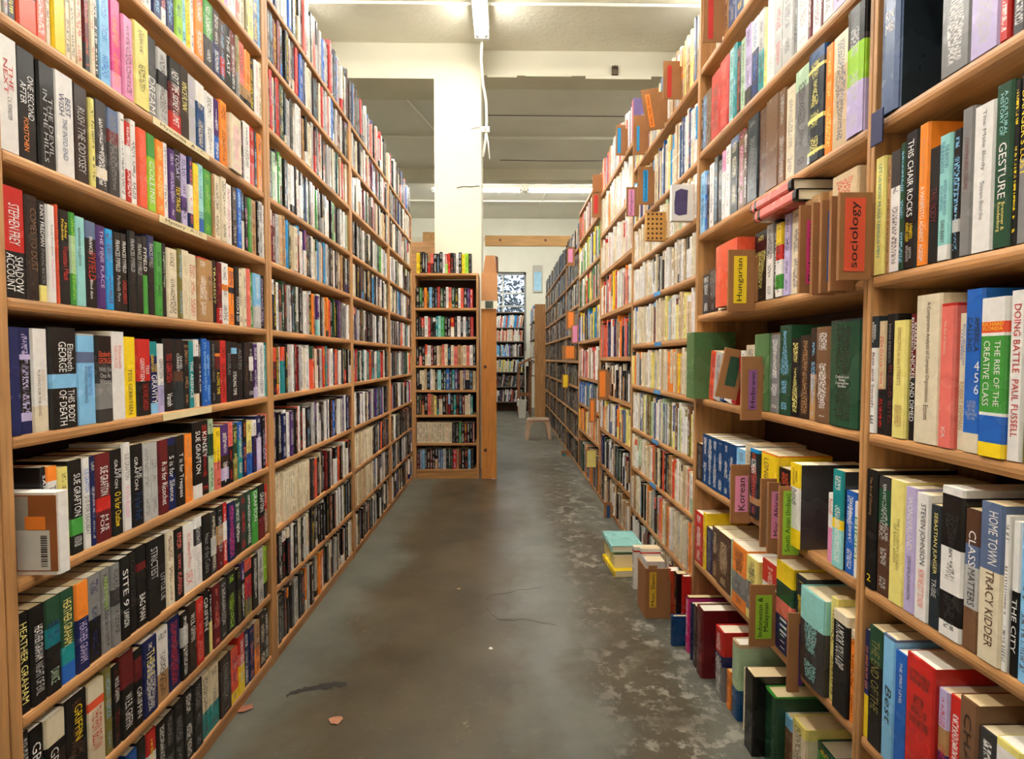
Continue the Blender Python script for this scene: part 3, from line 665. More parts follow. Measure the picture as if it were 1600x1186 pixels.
L1 = {
1: """330 -; 337 zYW; 350 L|*,W; 357 I; 363 W|*,R; 370 W; 376 s|*,W; 384 C; 387 e; 396 y; 404 n; 409 b; 413 T; 416.5 W""",
2: """225 -; 238 r.5W; 252 N|*,b; 261 P.8W|*,O; 274 N|*,b; 286 L; 293 t; 300 Y; 305 W|*,N; 318 r.2O|*,W; 333 G.55k|*,W; 345 u.5N|*,W; 353 U.6R.9K|*,b; 361 K|THE LAST,W,.15,.8; 370 M.7K|*,W; 375 e.6Z; 384 s.7A.9K; 392 O.7A.9K; 399 K; 405 W|*,s; 410 C; 414 g; 417 W.8B""",
3: """5 C; 12 z; 27 K; 58 R.35K.7r h175|He,W,.2,.75,.25,.8; 75 k.45r|*,W; 83 C; 103 Y h172|DANGER,n,.02,.45,.3,.75; 111 C; 121 C; 133 C.9c; 142 R.2M.7k; 150 C; 158 K; 176 b h176|*,B; 193 i.8I h178|*,O; 209 I|*,k; 232 y h168 p4; 249 k.5Z|DREAM,W,.5,.95; 265 z.3K.5z|*,k; 283 K.35M.75R|NEXT TIME,W,.15,.45,.2,.8|SIDNEY LUMET,W,.48,.92,.25,.75; 297 u|VINCE FLYNN,y,.2,.6; 309 z|*,p; 323 W.3f|*,C; 337 W|*,k; 345 P.6B; 356 O|*,u; 373 C h150 p10|*,I; 382 u|*,I; 392 W|*,K; 399 R; 403 k; 409 O; 413 C; 416.5 C""",
4: """32 W h172|THE/NEXT,R,.2,.5,.3,.75|C.A. FORRESTER,k,.52,.72,.45,.65; 63 K h172|ONE SECOND,W,.22,.62,.55,.85|AFTER,W,.3,.5,.18,.48|FORSTCHEN,O,.62,.92,.3,.55; 90 K h168|THE DEVIL/IN THE HILLS,z,.25,.95,.25,.8; 120 W h172|BEST/WISH,N,.2,.42,.2,.8|THE INTO END,n,.44,.85,.35,.6; 143 u h170|RUSH THE ODYSSEY,z,.22,.9,.25,.75; 151 y; 170 k.75C.87k h165|*,W; 189 n.25M.4k|*,Z; 198 W h168; 207 R.3W.6R|*,W; 217 W|*,u; 231 r|*,s; 244 G.3L|COLLINS,W,.35,.9; 257 O h160|*,y; 265 W|*,K; 275 P h158|*,p; 286 K.7K|TODAY,p,.05,.4|TEX TRACE,Y,.5,.85; 296 p.6P.8p|*,K; 303 N.4W.8N; 312 Y|*,O; 321 t.8B|*,f; 333 G|*,L; 337 A; 347 C|*,k; 355 C|*,k; 364 W|*,R; 372 u|*,z; 379 B|*,b; 384 K.5C; 389 K|*,I; 394 G; 402 A|*,K; 405 K; 411 z; 417 W""",
5: """45 R.58K h170|STEPHEN FREY,W,.15,.52,.3,.75|SHADOW,W,.62,.95,.5,.85|ACCOUNT,W,.6,.94,.15,.48; 64 u h166|COMES TO DUST,x,.12,.72,.3,.8; 78 K.84y h164|KINKY FRIEDMAN,W,.04,.45,.3,.75|SPANKING WATSON,Z,.47,.82,.3,.7; 92 W h162|Kinky Friedman,k,.2,.52,.4,.65|The Prisoner,I,.55,.85,.4,.65; 95 r; 112 K h160|Mickey/Friedman,Y,.1,.32,.2,.75|Venetian Mask,R,.38,.75,.3,.8; 121 G.25l.66G h161|*,L; 137 t h158|ALEXANDER FULLERTON,k,.12,.55,.25,.5; 154 n.2K h156|FRANCES,W,.18,.38,.3,.6|FYFIELD,R,.36,.68,.2,.85|Blind date,W,.68,.9,.3,.55; 167 P h154|THE FINE PLACE,p,.05,.75,.3,.7; 180 q.02q h153; 192 K h152|FRANCES FYFIELD,W,.1,.5|Perfectly Pure,z,.55,.88; 203 K h154|FRANCES FYFIELD,W,.1,.5,.3,.8|UNDERCURRENTS,R,.6,.9; 214 K|FRANCES FYFIELD,z,.1,.5; 225 K|FRANCES FYFIELD,z,.1,.5; 234 K.5G|FYFIELD,W,.15,.45; 245 N.3K|FRANCES FYFIELD,z,.1,.4; 256 G h160|*,g; 264 K h162|Leighton Gage,l,.12,.6,.3,.75; 280 C h156|*,k; 286 e; 298 C|*,c; 310 C|*,R; 325 R.02A h158 p2; 335 A|ISLE OF HONOR,U,.25,.65; 341 K|TRAGEDY,y,.1,.7; 348 M.75R|*,R|HIDE,W,.75,.95; 359 W.35O.45W; 368 O.35K.45O; 375 K|TOUCH & GO,W,.5,.93; 381 C; 386 C; 392 s|*,r; 397 G; 408 b.6z|*,W; 416.8 K|*,p""",
6: """35 N h168 p2|*,N; 56 N.1N.25p.3K.8p.88N h168|*,p; 81 W.75C h168|ELIZABETH GEORGE,c,.4,.7,.55,.75|PLAYING FOR THE ASHES,x,.4,.85,.3,.48; 123 K.46b.6K h172|Elizabeth,W,.16,.43,.62,.85|GEORGE,W,.14,.44,.3,.58|THIS BODY,W,.62,.95,.6,.85|OF DEATH,W,.62,.97,.28,.55; 152 z.02b.2n.32b h164|ELIZABETH GEORGE,B,.36,.68,.6,.8|A SUITABLE VENGEANCE,n,.36,.76,.38,.56; 177 K.3k.55Z.85k h162|Elizabeth/GEORGE,r,.18,.32,.1,.9,h|With No/One As/Witness,z,.36,.56,.12,.9,h; 199 W h172|Elizabeth,s,.16,.42,.55,.75|GEORGE,s,.16,.42,.25,.45; 216 Y h163|TESS GERRITSEN,k,.4,.96,.25,.6; 237 R.55K h160|TESS,W,.34,.46,.62,.85|GERRITSEN,W,.25,.55,.2,.5|THE BONE GARDEN,R,.58,.93,.35,.75; 250 T.2N.85b h156|TESS,Y,.3,.42,.6,.85|GERRITSEN,Y,.18,.42,.2,.5|GRAVITY,W,.46,.86,.2,.85; 260 W.6p h152|GERRITSEN,k,.22,.5|THE APPRENTICE,n,.55,.9; 275 K h164|TESS GERRITSEN,R,.2,.6|Vanish,W,.75,.93; 289 K.45U.6d h164|DAVID/CARKEET,W,.2,.46,.25,.85; 298 K|*,A|*,A; 306 T|THE ABSENCE,W,.3,.85; 313 W.25K.8C; 318 K; 325 B|*,b; 332 B|*,b; 339 K|*,Z; 347 u.1K.2O.25M.45K|A LONG TIME,Y,.5,.85; 356 R|*,K; 364 K|DOUGLAS,Z,.2,.55; 373 K.1b.2K|STEALING TIME,W,.5,.9; 382 K|AUSTEN,Z,.1,.45; 390 K|*,U; 398 K.25W.5K; 404 P.8p; 413 W; 416 t; 418.5 T""",
7: """71 -; 79 K h166|SARA,W,.08,.3; 97 O.15W h164 cN|THE WIFE,k,.2,.5; 112 y.55A.7y h158|*,U; 133 K.62G.8K h166|SUE GRAFTON,W,.15,.6,.3,.8|A IS FOR ALIBI,W,.82,.92; 145 W h165|SUE GRAFTON,B,.12,.38|D IS FOR DEADBEAT,k,.42,.85; 153 N h165|*,z; 177 M.5R.65M h166|SUE GRAFTON,W,.15,.48,.3,.8|H IS/FOR,W,.7,.9; 194 K h168|SUE/GRAFTON,W,.12,.45,.25,.85|O Is for Outlaw,Y,.5,.9; 207 W h176|SUE GRAFTON,Z,.12,.42|R is for Ricochet,I,.5,.85; 226 K h168|SUE/GRAFTON,W,.15,.55,.25,.85|P Is for Peril,f,.6,.92; 239 z h164|*,Z; 251 z h164|*,Z; 265 M h164|R is for Ricochet,W,.3,.88; 278 N.1K.5N h164|S is for Silence,W,.25,.88; 292 K h164|T is for Trespass,W,.25,.88; 304 O h164|*,A; 317 K.82W h188|SUE GRAFTON,W,.12,.68; 329 K h188|KINSEY,W,.15,.5|*,R; 337 l.2g.5l h188; 346 Y.55s|*,K; 358 P.5u.7p.9K|*,W; 366 s.4K; 374 g.6e|*,y; 381 B.3T; 387 K.4N|*,O; 396 y.6B; 402 W.3N; 410 N.4p|*,W; 415 K|*,p; 419.5 s.6r|*,W""",
8: """51 K h160|HEATHER GRAHAM,y,.1,.9; 74 K h160|HEATHER GRAHAM,W,.2,.55|NIGHT OF EVIL,z,.58,.9; 98 g.3T.5K h160|HEATHER,f,.25,.5,.1,.9,h|DANCE,l,.75,.9; 121 g.6T.8B h160|HEATHER GRAHAM,y,.1,.6; 142 O.4N h160|HEATHER GRAHAM,p,.45,.9; 163 Z.5K h160; 178 Z h160|FAKE MONEY,L,.1,.5,.3,.7|*,k; 191 Z.3k.5Z h160; 206 K h164|SITE 9,W,.15,.6|LAWSON,W,.65,.85; 217 K|GONE GIRL,k,.1,.7; 233 K.2M.3K|BAG MAN,W,.6,.92; 252 K|STRICTEST,z,.1,.5; 263 K|LITTLE LIE,z,.5,.85; 275 C|*,M; 289 K|*,s; 306 W h164|In Tempest Point,r,.15,.65,.3,.7|SEX,s,.7,.9; 318 W.15k.4W|*,z; 331 K h164|Hour of the Cobra,Z,.3,.9; 340 k.4z.7k; 350 K.3A.6M; 357 R.3W.6R|*,W; 369 N|*,i; 378 g.5K|*,W; 387 k|*,R; 395 g|*,W; 404 K.03G|GRAFTON,W,.05,.6; 414 K.6M|GRAFTON,W,.15,.5; 419.5 R.5x|*,C""",
9: """52 K; 76 K h160|GRIFFIN,W,.15,.7; 107 C.3K h160|GRIFFIN,W,.35,.8,.2,.6; 141 K h164|GRIFFIN,Y,.12,.5,.4,.75|*,U; 168 C.2r.3C h160|THE FEW BELOW,R,.32,.8; 180 e; 192 K|W.E.B. GRIFFIN,W,.15,.45,.3,.8|*,M; 212 M.4K|W.E.B. GRIFFIN,W,.5,.9; 225 K.1M.4K|GRIFFIN,W,.5,.9; 247 N h162|THE S S,y,.15,.5|*,W; 266 W.6A h162|*,K; 285 N h164|*,R; 296 K.2z.5K|*,W; 308 u|W.E.B. GRIFFIN,W,.15,.55; 320 R|*,s; 330 K|GRIFFIN,W,.1,.6; 335 K.5y; 346 M|*,s; 357 k|*,z; 371 K|*,L; 378 K|*,e; 384 P.3K|*,W; 395 r.2K.3R.7e; 404 K|*,W; 413 z; 418.5 L.7K|*,k""",
10: """205 -; 220 B.4W; 233 K; 248 R.3W; 262 K; 276 K|*,Z; 290 K|*,Z; 304 K|*,W; 318 K|*,Z; 331 C.6T|*,k; 345 C.6T|*,k; 362 u|*,Z; 374 r.8Y h150; 383 R.3s.5Y; 391 N; 399 N|*,s; 407 A.5O; 416 u; 422 k""",
}
GL_ = 'paperbacks in the nearest left bookcase'
for lv, spec in L1.items():
    z = ZC+LLEV[lv]+.01; nsh = 11-lv
    row(-1, z, LB[1]+.021, spec, ordinal(nsh), 'nearest left bookcase', 'paperback', (.158, .170), .105, GL_, LLEV[lv-1]-LLEV[lv]-.024, LB[2]-.022)
# the part of the upper shelves above the frame, the nearest case and the rest of the left side
PL = ['KRWBCzKNs', 'KWRNBCzMk', 'RCAcWzgMCk', 'KKkWzKnlGW', 'CCqgAPkuWcM', 'rWOkKKZtugWKP', 'KKrWCTggWRMT', 'KKNBWuKkRPKKP', 'KKMKWrCKkNgK', 'KKCKKkNWK', 'KuKCkKNO']
for ui in range(0, 5):
    for lv, l in enumerate(LLEV):
        z = ZC+l+.01; ya, yb = LB[ui]+.021, LB[ui+1]-.021
        pal = PL[lv]+('KkWz' if ui == 2 else 'KkWzCuKkWzdn')
        if lv == 0: hr = (.17, .23)
        elif lv in (1, 2): hr = (.155, .19)
        else: hr = (.155, .172)
        if lv: hr = (min(hr[0], LLEV[lv-1]-l-.04), min(hr[1], LLEV[lv-1]-l-.025))
        if ui == 1:
            if lv == 0: pass
            elif lv in (1, 2, 10): yb = ypx({1: 330, 2: 225, 10: 205}[lv], XL-.004, z)-.001
            else: continue
        if ui == 2 and NB['paperback'] < 300:
            ya = fill_single(-1, z, ya, yb, pal, 0, ordinal(11-lv), 'second left bookcase', 'paperback', hr, (.013, .03), .105, 'paperbacks in the second left bookcase', min(5, 300-NB['paperback']))
        if lv > 7 and ui >= 2 and rnd.random() < .5:
            k = rnd.uniform(.2, .4); fill(MASS_L, (XL-.004, ya), math.pi/2, k, z, 'CCcC', (.165, .170), (.012, .02), .105, two=0); ya += k
        fill(MASS_L, (XL-.004, ya), math.pi/2, yb-ya, z, pal, hr, (.011, .03), .105)
# end bookcase
EP = ['YKKkAsKkKWRRKkWKYLK', 'KGKOKbKuRgKWsgKWrKP', 'KkRWRKWTtGKKRKWKWkK', 'KKKrWMKCAsCKCsAcCs', 'KCCcKWCKtKgBkTPK', 'KgKKsAyKMKUbKTKkMCC', 'CCCCCCCCCCCCKKGKMKK', 'KnbKuMKKnnzKgKRAuKK']
for l, pal in zip(ECL, EP):
    x0, ln = (-.715, .46) if l > .6 else (-.722, .494); k = 0; x = x0
    while x < x0+ln-.02:
        wd = rnd.uniform(.018, .03); c = pal[min(k, len(pal)-1)] if k < len(pal) else pick(pal)
        if x+wd > x0+ln: break
        MASS_L.book((x+wd/2, 4.452+rnd.uniform(0, .006), ZC+l+.0004), 0, wd-.0006, .105, .172 if c == 'C' and pal[0] == 'C' else rnd.uniform(.155, .175), c+('.%d' % rnd.choice((2, 5, 7))+pick(pal) if rnd.random() < .2 else ''), rnd.choice(INKS[c in DARK]))
        x += wd; k += 1
tag(MASS_L.build('paperbacks'), 'rows of small paperbacks filling the far left bookcases and the end bookcase', 'paperbacks', kind='stuff')

# ------------------------------------------------------------------ right hand side
RAW = {
3: """1378 -; 1407 n h290 p4 d200 H cd|RN/MB,W,.3,.45,.25,.7,h; 1470 - ; 1516 z.03Z h285 p2 d190|*,W; 1562 Z.5p h250 p2|*,z; 1578 R h215; 1600 k h200; 1640 W h230""",
4: """1380 y h211 p2|LET US NOW PRAISE FAMOUS MEN,T,.06,.85,.35,.7; 1386 A h205; 1403 k.3W h210|*,k; 1411 g h215; 1431 K h226 p2|THIS CHAIR ROCKS,W,.06,.62,.25,.7|A MANIFESTO/AGAINST AGEISM,Y,.66,.8,.2,.75|ASHTON/APPLEWHITE,z,.83,.95,.25,.7; 1447 O h228|THIS CHAIR ROCKS:,A,.1,.42,.35,.65|A MANIFESTO AGAINST AGEISM,W,.44,.97,.3,.7; 1465 K h182|THE BODY,M,.35,.65; 1484 t.88W h192 p3|THE BOYS IN/THE BUNKHOUSE,f,.05,.3,.15,.85|SERVITUDE AND SALVATION/IN THE HEARTLAND,f,.36,.64,.2,.75|DAN BARRY,k,.68,.86,.3,.65; 1498 K.7z.8K h192; 1517 Z h215 p2|CONTINUING DESIRE,M,.2,.55,.35,.65; 1550 W h208 p2|The Male Body,Z,.04,.45,.4,.62|Susan Bordo,Z,.52,.78,.4,.6; 1577 g.02g h222 p2|A CULTURAL/HISTORY OF,t,.05,.32,.3,.75|GESTURE,W,.36,.7,.3,.75|Bremmer &/Roodenburg,y,.72,.9,.25,.75; 1585 K h218; 1606 K.5Z h222|DANGER'S LOST,Y,.1,.6,.2,.6; 1650 W h215; 1690 R h210""",
5: """1368 d.27W h215 p2|BARBARA/EHRENREICH,W,.05,.22,.2,.85|Bait and Switch,M,.31,.78,.3,.75|E,k,.85,.92,.25,.75,h; 1379 c.6K h205; 1394 K h216|BARBARA EHRENREICH,Z,.08,.4,.3,.55|BLOOD RITES,M,.42,.9,.4,.75; 1415 y h203 p3|DANCING in the STREETS,A,.06,.55,.35,.6|BARBARA EHRENREICH,A,.72,.9; 1428 M.5K h212|BARBARA/EHRENREICH,W,.03,.32,.2,.8|NICKEL AND DIMED,W,.33,.85,.2,.7; 1467 C h240 p3|A Comparative Analysis of Complex Organizations,U,.05,.72,.42,.62|Etzioni,U,.74,.84,.42,.62; 1490 R.02s h222 p4|The End of America,C,.12,.35,.3,.45|ICA,W,.86,.93,.3,.55; 1503 C h205|BOURGEOIS/UTOPIAS,B,.08,.38,.25,.75|ROBERT FISHMAN,A,.5,.85; 1531 B.88C h238 p2|AMERICA,d,.17,.38,.55,.85|CALLING,d,.17,.38,.18,.45|A SOCIAL/HISTORY/OF THE/TELEPHONE/TO 1940,z,.68,.8,.2,.85,h|4/5/6,W,.44,.64,.62,.9,h; 1572 W.15r.22W.24G.72W.74B.91Y h222 p6|RICHARD/FLORIDA,Y,.155,.205,.1,.9,h|THE RISE OF THE,W,.27,.68,.6,.82|CREATIVE CLASS,W,.27,.68,.18,.42; 1596 W h228 p2|DOING BATTLE,R,.08,.48,.3,.75|PAUL FUSSELL,R,.52,.86,.3,.75; 1625 Z.6e h222; 1665 B h215; 1700 C h210""",
6: """1368 K h222 p4|The Art of Choosing,A,.06,.38,.35,.65|2,Y,.88,.94,.3,.7,h; 1388 k.1g.4U h215|*,z; 1411 y h216 p2|THE COUNTRY ROADS/OF BANGLADESH,e,.3,.72,.3,.7; 1429 p h212 p2|WONDERLAND,W,.08,.5,.25,.7|STEVEN JOHNSON,k,.55,.9,.3,.65; 1450 W h208 p3|STEVEN JOHNSON,K,.08,.56,.28,.75|HOW WE GOT TO NOW,r,.6,.9,.3,.75; 1468 d h196 p2|SEBASTIAN JUNGER,y,.06,.56,.3,.7|TRIBE,z,.6,.75,.3,.7; 1503 W.05K.4W.7K.9W h232 p4|*,k; 1528 U.25n.4z.7x h208 p2|CLASS,W,.15,.4,.3,.75|MATTERS,k,.42,.68,.3,.75; 1564 n.42C h226 p4|HOME TOWN,W,.05,.38,.4,.8|TRACY KIDDER,U,.42,.9,.35,.7; 1573 W h215|*,k; 1587 W.45K h210|THE CITY,W,.5,.85; 1606 b h212; 1640 r h210; 1680 W h210""",
7: """1355 N.6Y h205|DO GRAD IN MY CAR,O,.15,.55,.3,.7; 1377 g.3K h222 p2|THE END OF THE,e,.1,.7; 1396 n.02b h226 p3|Best,d,.4,.7,.3,.8,i; 1416 B h212 p3|THE SPIRIT LEVEL,W,.08,.42,.4,.6; 1459 R h226 p6|STEVEN/PINKER,U,.1,.2,.15,.85,h|BETTER/ANGELS OF/OUR NATURE,U,.28,.5,.15,.85,h; 1475 p.3A.5P.8O h200; 1495 R h202|*,W; 1523 x h216 p3|CHARLES,u,.1,.8,.3,.7; 1552 k.5z h190; 1592 y.05W h196 p4|HALL DISTRICT,n,.2,.7; 1625 C h190; 1660 K h200""",
}
GA = 'books in the nearest right bookcase'; CA = 'nearest right bookcase'
def rown(lv): return len(RA)-lv
for lv, spec in RAW.items():
    z = ZC+RA[lv]; yend, n = row(1, z, RB[1]-.0115, spec, ordinal(rown(lv)), CA, 'book', (.20, .225), .15, GA, RA[lv-1]-RA[lv]-.028)
    fill(MASS_R, (XR+.004, yend-.002), -math.pi/2, max(0, yend-RB[0]-.03), z, 'KWRBCzM', (.19, .225), (.015, .04), .15)
RBW = {
1: """1118 -; 1126 c h230 ; 1138 A h228; 1150 n h225; 1162 n h225; 1180 C; 1205 z""",
2: """1097 u h175; 1104 n h178; 1111 x h176|*,k; 1124 R h205|*,k; 1137 R h212|*,s; 1145 t h215|*,k; 1150 T h212; 1155 u h190; 1162 l; 1172 p.8k h215; 1182 W.4N h210|*,B; 1191 z.5T h210; 1196 y; 1208 W h230|*,z; 1221 z h240; 1238 z h242; 1243 Z; 1262 W.1W h245|*,s; 1267 M h240; 1282 W h245|*,M; 1286 M; 1302 W; 1322 p; 1345 z""",
3: """1100 b h205|*,k; 1103 B; 1107 k; 1114 W h205; 1120 k; 1127 K|*,z; 1132 I.3W; 1139 W h215; 1151 n.1d h222; 1161 M.1x h222|*,I; 1167 U h210; 1183 d h228|*,Z; 1196 U h225|*,x; 1215 x h228|*,x; 1225 x h225; 1239 C h215|*,Z; 1261 l.2Z h232|OTTO/ENZI,k,.15,.3,.3,.8,h|*,k; 1286 f.1d.15y.18d.6y.64d.9y.93d h238 p2 d170 H|*,y; 1298 O h225|*,y; 1323 C.3c h225; 1350 K.25k.3L.6p h245 p4 H|*,z""",
4: """1097 -; 1107 d h130; 1121 U.1u h140; 1128 C h125; 1140 C h185 p8; 1176 r h180 p45 H|*,r; 1196 K h185|*,y; 1207 z.4W h190; 1214 K h195|*,W; 1224 Y.3R.5W.7G.9W h180 p6; 1234 p h194; 1250 C h196; 1262 c h190; 1275 A h195 p12; 1290 A h198 p14; 1304 A.8e h198; 1345 c h215 p10""",
5: """1101 v h226 p40|*,v; 1106 -; 1114 r h160 l7; 1124 z h155 l9; 1130 f h110 l9; 1142 z.7W h150 l10; 1150 R h145 l10; 1157 - ; 1164 W h160 p2; 1178 C h175; 1201 v h202 p2 H|*,v; 1216 x.02Z h202 H; 1233 g h218; 1247 K h185|*,y; 1263 u h190|*,A; 1273 u.5A h205; 1297 x h205 H; 1343 d.02g h215 p4 H|Colloid and/Steep/Connective/Studies,W,.52,.63,.25,.7,h|*,u""",
6: """1097 u h130; 1105 f h170|*,W; 1113 f h170|*,W; 1121 f h170|*,W; 1129 f h170|*,W; 1137 f h170|*,W; 1148 f h170|*,W; 1163 b h165; 1178 C h190|THE/OXF/DIC/OF,U,.1,.35,.2,.85,h; 1191 q.05d.7A.8d h185 p14|KOREAN,W,.15,.35|*,r; 1216 O.02Y h185 p6 d140|LONGMAN,U,.08,.6,.2,.5; 1236 K h160; 1249 K.9R h165; 1265 Y.28W.78Y h190 p25 d150 ck|hindi,K,.3,.5,.25,.75,i|teach/yourself,U,.05,.25,.2,.8; 1290 - ; 1300 W.5I h145|hindi,R,.08,.3; 1317 T.5Y.6t h200 p3 cd|*,W; 1332 B h165|Hindi,W,.2,.4|*,W; 1342 W h150|HINDI,G,.2,.75,.2,.7""",
7: """1098 R h178|*,W; 1102 Y; 1111 N h150; 1120 U h168|*,c; 1141 U h170 p2 d150|*,c; 1148 l h175|*,k; 1170 O.45Z.8O h180 p10|TURKEN,K,.1,.4,.3,.7|*,k; 1188 y.4Z.85y h175 p10|TURKEN,k,.15,.4,.3,.7|*,k; 1214 R.3W.6M h190; 1240 Y.22g.42s.6N h220 p6|III,W,.62,.78,.3,.7|I I I,W,.8,.95,.35,.6; 1256 d h215; 1293 t.35k h205 p12 H|*,t; 1303 y h220; 1326 C.1K.9K h205 p6|A MOOR YOU A DIP,W,.12,.55; 1341 C.1O h185""",
}
GB = 'books in the second right bookcase'; CB = 'second right bookcase'
for lv, spec in RBW.items():
    row(1, ZC+RA[lv], RB[2]-.0115, spec, ordinal(rown(lv)), CB, 'book', (.185, .215), .145, GB, RA[lv-1]-RA[lv]-.028, RB[1]+.0125)
# third right case: first the nearest books of each shelf singly, the rest joined
PC = ['WzCcOAyWzn', 'WWCCqAyCff', 'WCCWcWCWl', 'CWWWCCzcKW', 'CCWWCbyBcMCC', 'CCcWCOyWzCYCk', 'WnWlCyeCWxCWW', 'CCcCWClrAKcWCC', 'KKKCOWCCzCAsWC', 'CKAWMKWWCcW']
for lv, l in enumerate(RLEV[2]):
    z = ZC+l; ya, yb = RB[3]-.012, RB[2]+.012
    gp_ = RLEV[2][lv-1]-l-.028 if lv else .24; hi = (min(gp_*.8, .19), min(gp_*.97, .225)); free = 300-NB['book']
    ym = yb
    if free > 0: ym = fill_single(1, z, yb, yb+.34, PC[lv], 0, ordinal(len(RLEV[2])-lv), 'third right bookcase', 'book', hi, (.013, .03), .13, 'books in the third right bookcase', min(free, 16))
    fill(MASS_R, (XR+.004, ya), -math.pi/2, ya-ym, z, PC[lv], hi, (.010, .026), .13)
PD = {3: ['WrPWzsO', 'WWCCOWC', 'WCCWCRW', 'WYOWsRKzW', 'rrrNNWKgOrs', 'KKkCWAK', 'CWnNYyWO', 'gKNWkWMAW', 'CAWkCWuA'], 4: ['CAWM', 'CAWzMrs', 'WYlGWpN', 'KYgWzRG', 'YTBZWu', 'WCuMCRW', 'kBTCWn', 'OMCAYWO', 'OgnkMuC']}
for ui in range(3, 9):
    for lv, l in enumerate(RLEV[ui]):
        if lv == 0 and ui == 4: continue
        z = ZC+l; ya, yb = RB[ui+1]-.012, RB[ui]+.012
        if ui in PD: pal = PD[ui][lv]
        else: pal = ('kkZzuKCnk' if lv < 4 else 'kkuKuZUkK')
        if lv: gap = RLEV[ui][lv-1]-l-.03
        else: gap = .24
        fill(MASS_R, (XR+.004, ya), -math.pi/2, ya-yb, z, pal, (gap*.72, min(gap*.97, .25)), (.011, .032), .14)
tag(MASS_R.build('books'), 'rows of books filling the farther right bookcases and the far shelves', 'books', kind='stuff')
# ------------------------------------------------------------------ dividers sticking out between the books
def divider(pxo, pxi, yt, yb_, lab=None, col='Y', text=None, name='', Xs=.675, X0=.79, tilt=0, card=None, lines=1):
    Y = ypx(pxi, Xs, ZC)
    a, b = at_y(pxo, yt, Y), at_y(pxi, yb_, Y)
    e = empty('shelf_divider', (XR, Y, b.z)); tag(e, name, 'divider', 'cardboard dividers on the right shelves')
    x0, h = a.x-XR, a.z-b.z
    box('card', x0, min(X0-XR, -.002), 0, .0035, 0, h, card or CARD2, e, b=.0012)
    u = max(i for i in range(9) if RB[i] < Y); base = [l for l in RLEV[u] if b.z-.03 < ZC+l < a.z-.02]
    if X0 > XR+.02 and base: box('tongue', -.0019, X0-XR, 0, .0035, max(0, ZC+max(base)-b.z+.001), max(h-.02, ZC+max(base)-b.z+.02), card or CARD2, e)
    box('fold', x0, x0+.003, .0035, .007, 0, h, card or CARD2, e)
    if lab:
        p, q = at_y(lab[0], lab[2], Y), at_y(lab[1], lab[3], Y)
        lx0, lx1, lz0, lz1 = p.x-XR, q.x-XR, q.z-b.z, p.z-b.z
        s = box('label_sticker', lx0, lx1, -.0007, -.0001, lz0, lz1, plain('sticker_'+NAME[col].replace(' ', '_'), PAL[col], .6, 0, .05), e)
        if text:
            k = (lz1-lz0)
            letter(text.replace('/', '\n'), e, ((lx0+lx1)/2, -.0012, (lz0+lz1)/2), (0,0,1), (-1,0,0), k*.9, (lx1-lx0)*(.52 if '/' not in text else .74), LIN['K'])
    if tilt: e.rotation_euler = (0, tilt, 0)
    return e
D = lambda *a, **k: divider(*a, **k)
D(1139, 1176, 390, 487, (1147, 1166, 400, 474), 'Y', 'Hungarian', 'brown cardboard divider with yellow label reading Hungarian')
D(1313, 1355, 300, 438, (1321, 1350, 309, 424), 'r', 'sociology', 'brown cardboard divider with orange label reading sociology')
D(1300, 1330, 306, 455, (1309, 1314, 350, 430), 'L', None, 'cardboard divider with green label edge, just behind the sociology one')
D(1285, 1318, 312, 458, (1294, 1298, 330, 440), 'B', None, 'cardboard divider with blue label edge behind the sociology divider')
D(1271, 1300, 316, 461, None, 'B', None, 'plain cardboard divider left of the one with the blue edge')
D(1251, 1280, 320, 458, (1261, 1271, 344, 444), 'i', 'Bulgarian', 'cardboard divider with magenta label right of the cream book')
D(1160, 1190, 557, 657, (1170, 1182, 578, 640), 'o', 'Hebrew', 'cardboard divider with purple label reading Hebrew')
D(1118, 1150, 548, 626, (1128, 1144, 560, 606), 'g', None, 'leaning cardboard divider with dark green label left of the Hebrew one', tilt=.2, X0=.69)
D(1143, 1176, 726, 818, (1149, 1168, 744, 800), 'I', 'Korean', 'cardboard divider with pink label reading Korean')
D(1190, 1216, 748, 855, (1198, 1205, 760, 850), 'T', None, 'cardboard divider with teal edge, behind the Misc. African one')
D(1201, 1222, 754, 864, (1206, 1219, 768, 841), 'I', 'Misc. African', 'cardboard divider with pink label reading Misc. African')
D(1219, 1252, 760, 874, (1224, 1248, 767, 867), 'L', 'South Asian (Indian)/Languages', 'cardboard divider with green label reading South Asian (Indian) Languages')
D(1173, 1217, 914, 1010, (1181, 1205, 930, 998), 'L', 'Indonesian &/Malaysian', 'cardboard divider with green label reading Indonesian and Malaysian')
D(1233, 1258, 958, 1082, (1249, 1254, 975, 1072), 'P', None, 'brown cardboard divider with narrow purple edge below the Indonesian one')
D(1100, 1120, -20, 66, (1107, 1114, -10, 61), 'R', None, 'tan cardboard divider with red label at the top of the second right bookcase')
D(1037, 1056, 95, 155, (1043, 1049, 102, 152), 'R', None, 'cardboard divider with red label beside the orange-labelled one on the top shelf')
D(1012, 1034, 135, 200, (1017, 1024, 143, 195), 'O', 'Celtic, Irish, Gaelic', 'tilted cardboard divider with orange label on the top shelf', tilt=-.18)
D(990, 1004, 180, 242, (995, 999, 197, 236), 'q', None, 'cardboard divider with blue label on the top shelf, nearest the aisle end')
D(963, 974, 195, 243, (965, 970, 200, 239), 'q', None, 'narrow cardboard divider with blue label high on the fourth right bookcase')
D(997, 1017, 260, 320, (1005, 1012, 266, 315), 'q', 'French Reference', 'cardboard divider with blue label reading French Reference')
D(979, 993, 292, 338, (982, 991, 296, 337), 'I', 'Portuguese', 'cardboard divider with pink label reading Portuguese')
D(925, 937, 300, 340, (928, 934, 305, 334), 'R', None, 'cardboard divider with red label at the top of the fifth right bookcase')
